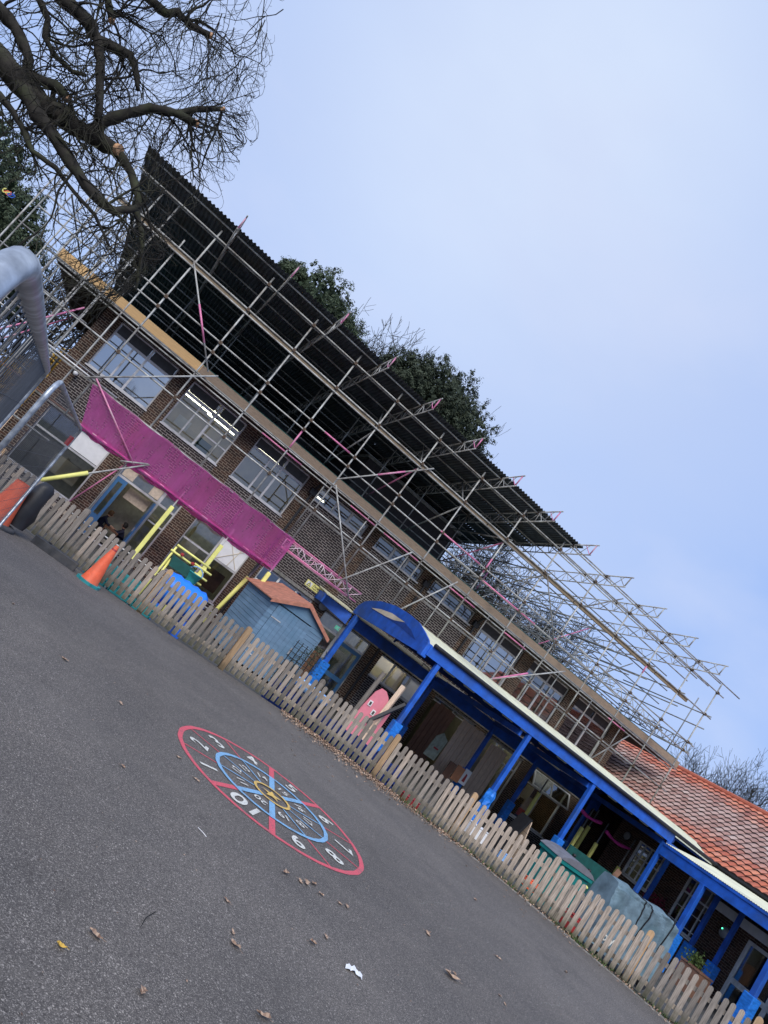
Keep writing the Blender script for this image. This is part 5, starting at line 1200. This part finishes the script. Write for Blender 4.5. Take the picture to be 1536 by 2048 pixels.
# covered cart
t = thing('covered_cart', 'large box shape under a faded teal fabric cover with black straps behind the pickets', 'covered cart', (13.6, 11.4, -.4), 0)
cs = []
NX = 60
def cov(u, v):   # u along, v around section
    x = 12.72+2.02*u; zt = 1.03+.015*math.sin(u*9)-.05*max(0,u-.8)*5; sec = [(-.06,-.3),(-.03,.15),(.0,.60),(.02,.93),(.08,zt-.02),(.3,zt+.02),(.5,zt+.0),(.56,.8),(.6,.3),(.6,-.3)]
    k = v*(len(sec)-1); i = min(int(k), len(sec)-2); f = k-i; y = sec[i][0]*(1-f)+sec[i+1][0]*f; z = sec[i][1]*(1-f)+sec[i+1][1]*f
    wr = .03*mn.noise(Vector((u*6, v*8, 2)))+.014*mn.noise(Vector((u*21+v*9, v*17, 5)))+.008*math.sin(u*30+v*14)
    return Vector((x + (.10*(1-(z+.3)/1.5) if u < .02 else 0)*-1, 11.5+y-wr*2, z+wr))
m = MB(); NV = 60
for i in range(NX):
    for j in range(NV): m.quad(cov(i/NX, j/NV), cov((i+1)/NX, j/NV), cov((i+1)/NX, (j+1)/NV), cov(i/NX, (j+1)/NV))
m.poly([cov(0, j/NV) for j in range(NV+1)]); m.poly([cov(1, j/NV) for j in range(NV+1)][::-1])
m.build('cover', M['tarp'], t, smooth=False)
for u in (.43, .53, .90):
    m = MB(); m.tube([cov(u, j/NV)+Vector((0,-.012,.008)) for j in range(NV+1)], .014, 5); m.build('strap', M['black'], t)
text_mesh('cosy', .24, M['markwhite'], 'lettering', t, Matrix.Translation((12.98, 11.38, .02)) @ Rt, bold=.006)
for x in (12.8, 14.5): m = MB(); m.tube([(x,11.4,-.35),(x,11.5,-.35)], .12, 16); m.build('wheel', M['black'], t)
# pot plant and slatted bench below the blue padded post
t = thing('planter_bench', 'slatted brown planter with a leafy green plant beneath the wing canopy', 'planter', (19.6, 14.9, -.5))
m = MB()
for i in range(6): m.box(19.9+i*.0, 20.5, 14.4+i*.12, 14.5+i*.12, .15, .19)
m.box(19.92, 20.48, 14.42, 15.08, -.5, .14); m.build('box', M['board_dk'], t)
m = MB(); vals = []
for k in range(260): flake(m, (20.2+random.gauss(0,.12), 14.9+random.gauss(0,.14), .35+random.gauss(0,.1)), .04, 2); vals.append((random.random(),)*3)
o = m.build('foliage', M['weed'], t); shade_attr(o, vals)
t = thing('hanging_basket', 'dark red flowering plant against the wing brick between two windows', 'plant', (22.2, 18.6, .6))
m = MB(); vals = []
for k in range(300): flake(m, (22.15+random.gauss(0,.1), 18.5+random.gauss(0,.2), .75+random.gauss(0,.14)), .05, 2); vals.append((random.random(),)*3)
o = m.build('foliage', simple('dark_red_petals', (.22,.02,.05), .7), t); m = MB(); m.lathe([(0,0),(.16,.02),(.2,.16)], c=(22.15,18.5,.45), n=14); m.build('pot', M['black'], t)

# ------------------------------------------------------------------ trees
def rdir(): 
    v = Vector((random.gauss(0,1), random.gauss(0,1), random.gauss(0,1))); return v.normalized()
def grow(m, p, d, L_, r, lvl, droop=0., wob=.28, kids=3, mn_r=.004, seg=5, sides=None, up=0.):
    pts = [Vector(p)]; d = Vector(d).normalized()
    for i in range(seg):
        d = (d + rdir()*wob*.6 + Vector((0,0,-droop+up))).normalized(); pts.append(pts[-1] + d*(L_/seg))
    m.tube(pts, r, sides or (6 if r > .03 else 4 if r > .008 else 3), cap=False, r2=max(mn_r, r*.55))
    if lvl <= 0: return
    for k in range(kids):
        i = random.randint(1, seg); q = pts[i]; dd = (pts[i]-pts[i-1]).normalized()
        sd = (dd*.75 + rdir()*.85).normalized()
        grow(m, q, sd, L_*random.uniform(.55,.8), max(mn_r, r*random.uniform(.45,.62)), lvl-1, droop, wob*1.1, kids, mn_r, seg, None, up)
    grow(m, pts[-1], d, L_*.75, max(mn_r, r*.55), lvl-1, droop, wob, kids, mn_r, seg, None, up)
def bare_tree(base, h, r, label, seed, lvl=5, kids=3, mn_r=.012, spread=.5):
    random.seed(seed); t = thing('bare_tree', label, 'tree', base)
    m = MB(); b = Vector(base); top = b+Vector((random.uniform(-.3,.3), 0, h*.4)); m.tube([b, (b+top)/2+Vector((.1,0,0)), top], r, 10, r2=r*.7); m.build('trunk', M['bark'], t, smooth=True)
    m = MB()
    for k in range(6):
        a_ = 2*math.pi*k/6+random.random(); d = Vector((math.cos(a_)*spread, math.sin(a_)*spread, 1))
        grow(m, top-Vector((0,0,h*.08*random.random())), d, h*.27, r*.5, lvl, 0, .3, kids, mn_r, 4, up=.10)
    m.build('crown', M['twig'], t); return t
def leafy_tree(base, crown, label, seed, n, size, mat='leafgreen', kind_='evergreen_tree', trunk_h=None, loose=.0):
    """crown: list of (cx,cy,cz,rx,ry,rz)"""
    random.seed(seed); t = thing(kind_, label, 'tree', base); b = Vector(base); c0 = crown[0]
    m = MB(); m.tube([b, b.lerp(Vector(c0[:3]), .5)+Vector((.2,0,0)), Vector(c0[:3])], .35, 10, r2=.15)
    for c in crown[1:]: m.tube([b.lerp(Vector(c0[:3]), .6), Vector(c[:3])], .14, 6, r2=.05)
    m.build('trunk', M['bark'], t)
    m = MB(); vals = []; clumps = []
    for k in range(int(n/38)):
        c = random.choice(crown); v = rdir(); rr = random.uniform(.60, 1.02)**.6 
        if random.random() < .25: rr = random.uniform(.95, 1.14)
        clumps.append((Vector((c[0]+v.x*c[3]*rr, c[1]+v.y*c[4]*rr, c[2]+v.z*c[5]*rr)), random.random(), v))
    for (p, s0, v) in clumps:
        cr = random.uniform(.35, .75)*.38
        for k in range(38):
            w_ = rdir(); q = p + w_*cr*random.random()**.5; nn = (w_+v*.6+Vector((0,0,.5))+rdir()*.6).normalized(); t1 = nn.orthogonal().normalized(); t1.rotate(Matrix.Rotation(random.uniform(0,6.28), 3, nn)); t2 = nn.cross(t1); s_ = size*random.uniform(.5, 1.)
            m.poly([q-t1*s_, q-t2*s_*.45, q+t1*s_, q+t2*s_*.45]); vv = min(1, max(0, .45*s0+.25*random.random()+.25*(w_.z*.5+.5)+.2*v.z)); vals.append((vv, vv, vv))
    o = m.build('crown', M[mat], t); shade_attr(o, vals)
    # dense inner foliage: large dark leaves filling the middle so that no sky shows through the heart of the crown
    m = MB(); vals = []
    for c in crown:
        for k in range(int(260*c[3]*c[5])):
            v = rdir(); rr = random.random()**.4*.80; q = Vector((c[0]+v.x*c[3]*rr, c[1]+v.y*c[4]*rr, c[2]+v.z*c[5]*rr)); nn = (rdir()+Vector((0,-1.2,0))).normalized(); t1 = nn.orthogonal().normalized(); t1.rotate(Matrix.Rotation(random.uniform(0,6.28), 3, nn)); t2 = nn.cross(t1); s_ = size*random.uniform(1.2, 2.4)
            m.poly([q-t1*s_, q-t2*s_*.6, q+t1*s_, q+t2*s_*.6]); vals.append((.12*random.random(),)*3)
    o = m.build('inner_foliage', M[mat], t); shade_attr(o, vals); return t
# behind the temporary roof
leafy_tree((4.2,38,-.6), [(2.8,38,14.7,2.2,2.2,2.1),(4.7,38.5,14.1,2.0,2.0,2.0),(1.0,38,15.2,.8,.8,.6)], 'smaller dark evergreen tree rising behind the left part of the temporary roof', 11, 30000, .09)
leafy_tree((12,38,-.6), [(11.2,38,15.2,2.9,2.6,2.7),(13.1,38,14.7,2.7,2.3,2.6),(9.3,38,14.9,1.9,2.0,1.8),(14.7,38,13.3,1.9,1.6,1.9)], 'large rounded dark evergreen tree rising behind the middle of the temporary roof', 12, 72000, .09, 'leafdark')
leafy_tree((18.2,40,-.6), [(16.0,39,12.2,.7,.7,.6),(17.2,39,11.1,.5,.5,.4)], 'thin ivy covered treetop at the right of the large evergreen', 13, 1700, .12, 'leafdark')
bare_tree((8.9,44,-.6), 16.3, .34, 'bare brown tree with upright twigs between the two evergreens', 21, 6, 3, .011, .45)
bare_tree((14.8,46,-.6), 17.6, .34, 'bare tree whose twigs show above the large dark evergreen', 22, 5, 3, .010, .3)
bare_tree((24,46,-.6), 13.0, .3, 'bare tree seen through the open scaffold bays nearer the sheeted roof', 23, 5, 3, .014, .5)
bare_tree((30.5,46,-.6), 12.0, .28, 'bare tree seen through the open scaffold bays nearer the tiled wing', 24, 5, 3, .014, .5)
for i, (x, y, h, lb) in enumerate(((57,50,11.6,'leftmost bare tree above the ridge of the tiled roof'),(61,52,13.0,'second bare tree above the ridge of the tiled roof'),(66,52,15.2,'tallest bare tree beyond the tiled roof at the right edge'))): bare_tree((x,y,-.6), h, .24, lb, 30+i, 5, 2, .013, .42)
# left background
leafy_tree((-11,35,-.6), [(-9.9,35,6.9,2.2,2.2,2.5),(-8.5,35,5.4,1.7,2.0,2.4),(-11.8,35,8.6,2.2,2.5,2.2),(-8.7,34,3.2,1.7,1.8,1.8)], 'tall dark evergreen tree beyond the left end of the school', 14, 52000, .085)
leafy_tree((-5.0,38,-.6), [(-5.0,38,2.2,2.0,1.5,1.6),(-4.0,38,3.8,1.2,1.2,1.0),(-7.5,37,1.6,1.6,1.4,1.3)], 'autumn yellow leaved shrub beyond the left end of the school', 15, 4200, .13, 'leafyel', 'autumn_shrub')
bare_tree((-6.4,40,-.6), 9.0, .2, 'slim bare tree behind the yellow shrub at the left', 41, 4, 3, .014, .4)
t = thing('metal_railings', 'dark vertical bar railings at the left end of the school roof', 'railings', (-3.6, 30, 0))
m = MB()
for i in range(12): m.tube([(-4.9+i*.17,30,2.5),(-4.9+i*.17,30,4.9)], .018, 5)
m.tube([(-5,30,4.85),(-2.9,30,4.85)], .025, 6); m.build('bars', M['black'], t)
m = MB(); m.prism([(-30,36,-.6),(-3.5,36,-.6),(-3.5,36,1.2),(-30,36,1.4)], (0,.1,0)); tag(m.build('timber_boundary_fence', M['board']), 'plain brown boundary fence beyond the yellow shrub', 'fence')

# overhanging tree with lopped limbs, close to the camera
random.seed(99)
ot = thing('overhanging_tree', 'dark lopped tree with pale saw cuts and hanging bare twigs over the top left', 'tree', (-6.2, 8.2, 0))
m = MB(); m.tube([(-6.2,8.2,-.05),(-6.1,8.1,1.6),(-5.7,7.9,2.9),(-5.2,7.6,3.7)], .34, 12, r2=.22); m.build('trunk', M['bark'], ot, smooth=True)
LIMBS = [([(-5.2,7.6,3.7),(-4.0,7.2,3.85),(-2.7,7.0,3.79),(-2.39,7.0,3.75),(-2.07,7.0,3.78),(-1.77,7.0,3.85),(-1.61,7.0,3.88)], .13, .06),
 ([(-1.61,7.0,3.88),(-1.41,6.95,3.81),(-1.24,6.9,3.67),(-1.14,6.85,3.53),(-.99,6.8,3.40),(-.85,6.8,3.2),(-.74,6.75,2.98)], .045, .012),
 ([(-1.88,7.0,3.83),(-1.80,6.95,4.08),(-1.63,6.9,4.35),(-1.46,6.85,4.45),(-1.27,6.85,4.52)], .05, .032),
 ([(-1.45,6.85,4.45),(-1.36,6.85,4.60),(-1.20,6.85,4.79)], .032, .02),
 ([(-2.5,7.0,3.76),(-2.30,6.9,3.66),(-2.15,6.85,3.59),(-1.86,6.8,3.51),(-1.57,6.75,3.39),(-1.35,6.75,3.37),(-1.25,6.75,3.41),(-1.16,6.75,3.55)], .075, .028),
 ([(-5.0,7.5,4.2),(-3.6,7.2,4.7),(-2.67,7.0,4.57),(-2.42,7.0,4.56),(-2.3,7.0,4.51),(-2.05,7.0,4.62),(-1.94,7.0,4.55),(-1.82,7.0,4.43)], .085, .02),
 ([(-2.3,7.0,4.51),(-2.16,6.95,4.36),(-1.98,6.9,4.12),(-1.86,6.9,3.94)], .045, .03),
 ([(-4.8,7.4,4.3),(-3.6,7.1,4.2),(-2.94,7.0,4.11),(-2.72,7.0,4.06),(-2.55,7.0,3.96),(-2.49,7.0,3.83)], .07, .035),
 ([(-3.4,7.1,4.9),(-2.6,7.0,5.1),(-2.23,7.0,5.12),(-2.07,7.0,5.13),(-2.01,7.0,5.22),(-1.87,7.0,5.22),(-1.7,7.0,5.29)], .05, .028),
 ([(-2.7,7.0,4.85),(-2.45,7.0,4.84),(-2.33,7.0,4.73)], .035, .028),
 ([(-3.1,7.0,4.5),(-2.8,7.0,4.41),(-2.66,7.0,4.33),(-2.59,7.0,4.2),(-2.45,7.0,4.14),(-2.27,7.0,4.14),(-2.18,7.0,4.2)], .032, .016),
 ([(-2.48,7.0,3.86),(-2.27,6.95,3.93),(-2.15,6.95,3.92)], .05, .035),
 ([(-4.2,7.3,3.5),(-3.0,7.0,3.55),(-2.5,6.9,3.53),(-2.33,6.85,3.48),(-2.17,6.85,3.42),(-2.03,6.8,3.33),(-1.82,6.8,3.35),(-1.6,6.8,3.3),(-1.36,6.75,3.25),(-1.12,6.7,3.12)], .035, .012)]
for pts, r0, r1 in LIMBS:
    P = [Vector(p) for p in pts]; Q = []
    for a_, b_ in zip(P[:-1], P[1:]):
        for k in range(3): Q.append(a_.lerp(b_, k/3) + rdir()*r0*.12)
    Q.append(P[-1]); m = MB(); m.tube(Q, lambda u: (r0+(r1-r0)*u)*(1+.10*math.sin(u*31)+.06*math.sin(u*57)), 10); m.build('limb', M['bark'], ot, smooth=True)
for p, d, r in (((-1.60,6.95,3.885),(.8,-.5,.15),.052),((-1.265,6.85,4.522),(1,0,.2),.032),((-1.19,6.85,4.80),(.6,0,.8),.02),((-2.325,7,4.725),(.4,-.4,-.6),.029),((-2.14,6.95,3.918),(.9,-.3,.1),.034),((-1.69,7,5.295),(1,-.2,.4),.028)):
    m = MB(); p = Vector(p); d = Vector(d).normalized(); m.tube([p-d*.03, p+d*.012], r*.98, 12); m.build('saw_cut', M['cut'], ot)
m = MB(); cnt = 0
rr2 = random.Random(5)
def twig(p, d, L_, r, lvl, curl):
    pts = [Vector(p)]; d = Vector(d).normalized(); n = 8; ax = rdir()
    for i in range(n):
        d = (d + rdir()*.34 + ax*curl*.11 + Vector((0,0,-.03))).normalized(); d.y *= .8
        if pts[-1].x > -.80-max(0, pts[-1].z-4.4)*.42: d.x -= .45
        pts.append(pts[-1]+d*(L_/n))
    m.tube(pts, r, 4 if r > .004 else 3, cap=False, r2=max(.0013, r*.35))
    for k in range(2 if lvl < 2 else 3):
        if lvl > 0:
            i = random.randint(1, n); dd = (pts[i]-pts[i-1]).normalized(); twig(pts[i], dd*.8+rdir()*.7, L_*random.uniform(.5,.8), max(.0018, r*.62), lvl-1, random.uniform(-1,1))
    for i in range(2, n, 2):     # buds and spurs
        if random.random() < .6: q = pts[i]; m.tube([q, q+rdir()*.025], .0022, 3, cap=False, r2=.001)
for pts, r0, r1 in LIMBS:
    P = [Vector(p) for p in pts]
    for k in range(20):
        i = random.randrange(len(P)-1); 
        if P[i].x < -3.4: continue
        q = P[i].lerp(P[i+1], random.random()); d = rdir(); d.x = abs(d.x)*.7+.1*random.random(); d.y *= .6; d.z += random.choice((-.5, -.3, .2))
        twig(q, d, random.uniform(.3,.7), random.choice((.005,.006,.008,.013)), 2, random.uniform(-1,1))
# spray of fine twigs coming in from the top of the picture
for k in range(40):
    q = Vector((random.uniform(-2.3,-1.35), random.uniform(6.6,7.3), random.uniform(5.0,6.0))); twig(q, (random.uniform(-.1,.5), 0, random.uniform(-1,-.5)), random.uniform(.5,.85), .005, 2, random.uniform(-1,1))
for k in range(30):
    q = Vector((random.uniform(-1.35,-.75), random.uniform(6.5,7.0), random.uniform(3.0,3.5))); twig(q, (random.uniform(-.3,.5), 0, random.uniform(-1,-.2)), random.uniform(.3,.55), .005, 2, random.uniform(-1,1))
m.build('twigs', M['twig'], ot)
m = MB()
for k, c_ in enumerate(('orange','ltblue','yellow')):
    pass
t = thing('tangled_ribbons', 'tangle of orange and blue ribbon caught in the dark evergreen at the left edge', 'ribbon', (-9.1, 32.2, 8.2))
for k, (mt, dx) in enumerate((('orange',0),('blue',.25),('yellow',-.1))):
    m = MB(); m.tube([(-9.18+dx*.6+.13*math.cos(i*.9+k), 32.0, 7.67+.10*math.sin(i*1.3+k)) for i in range(10)], .02, 5); m.build('ribbon', M[mt], t)
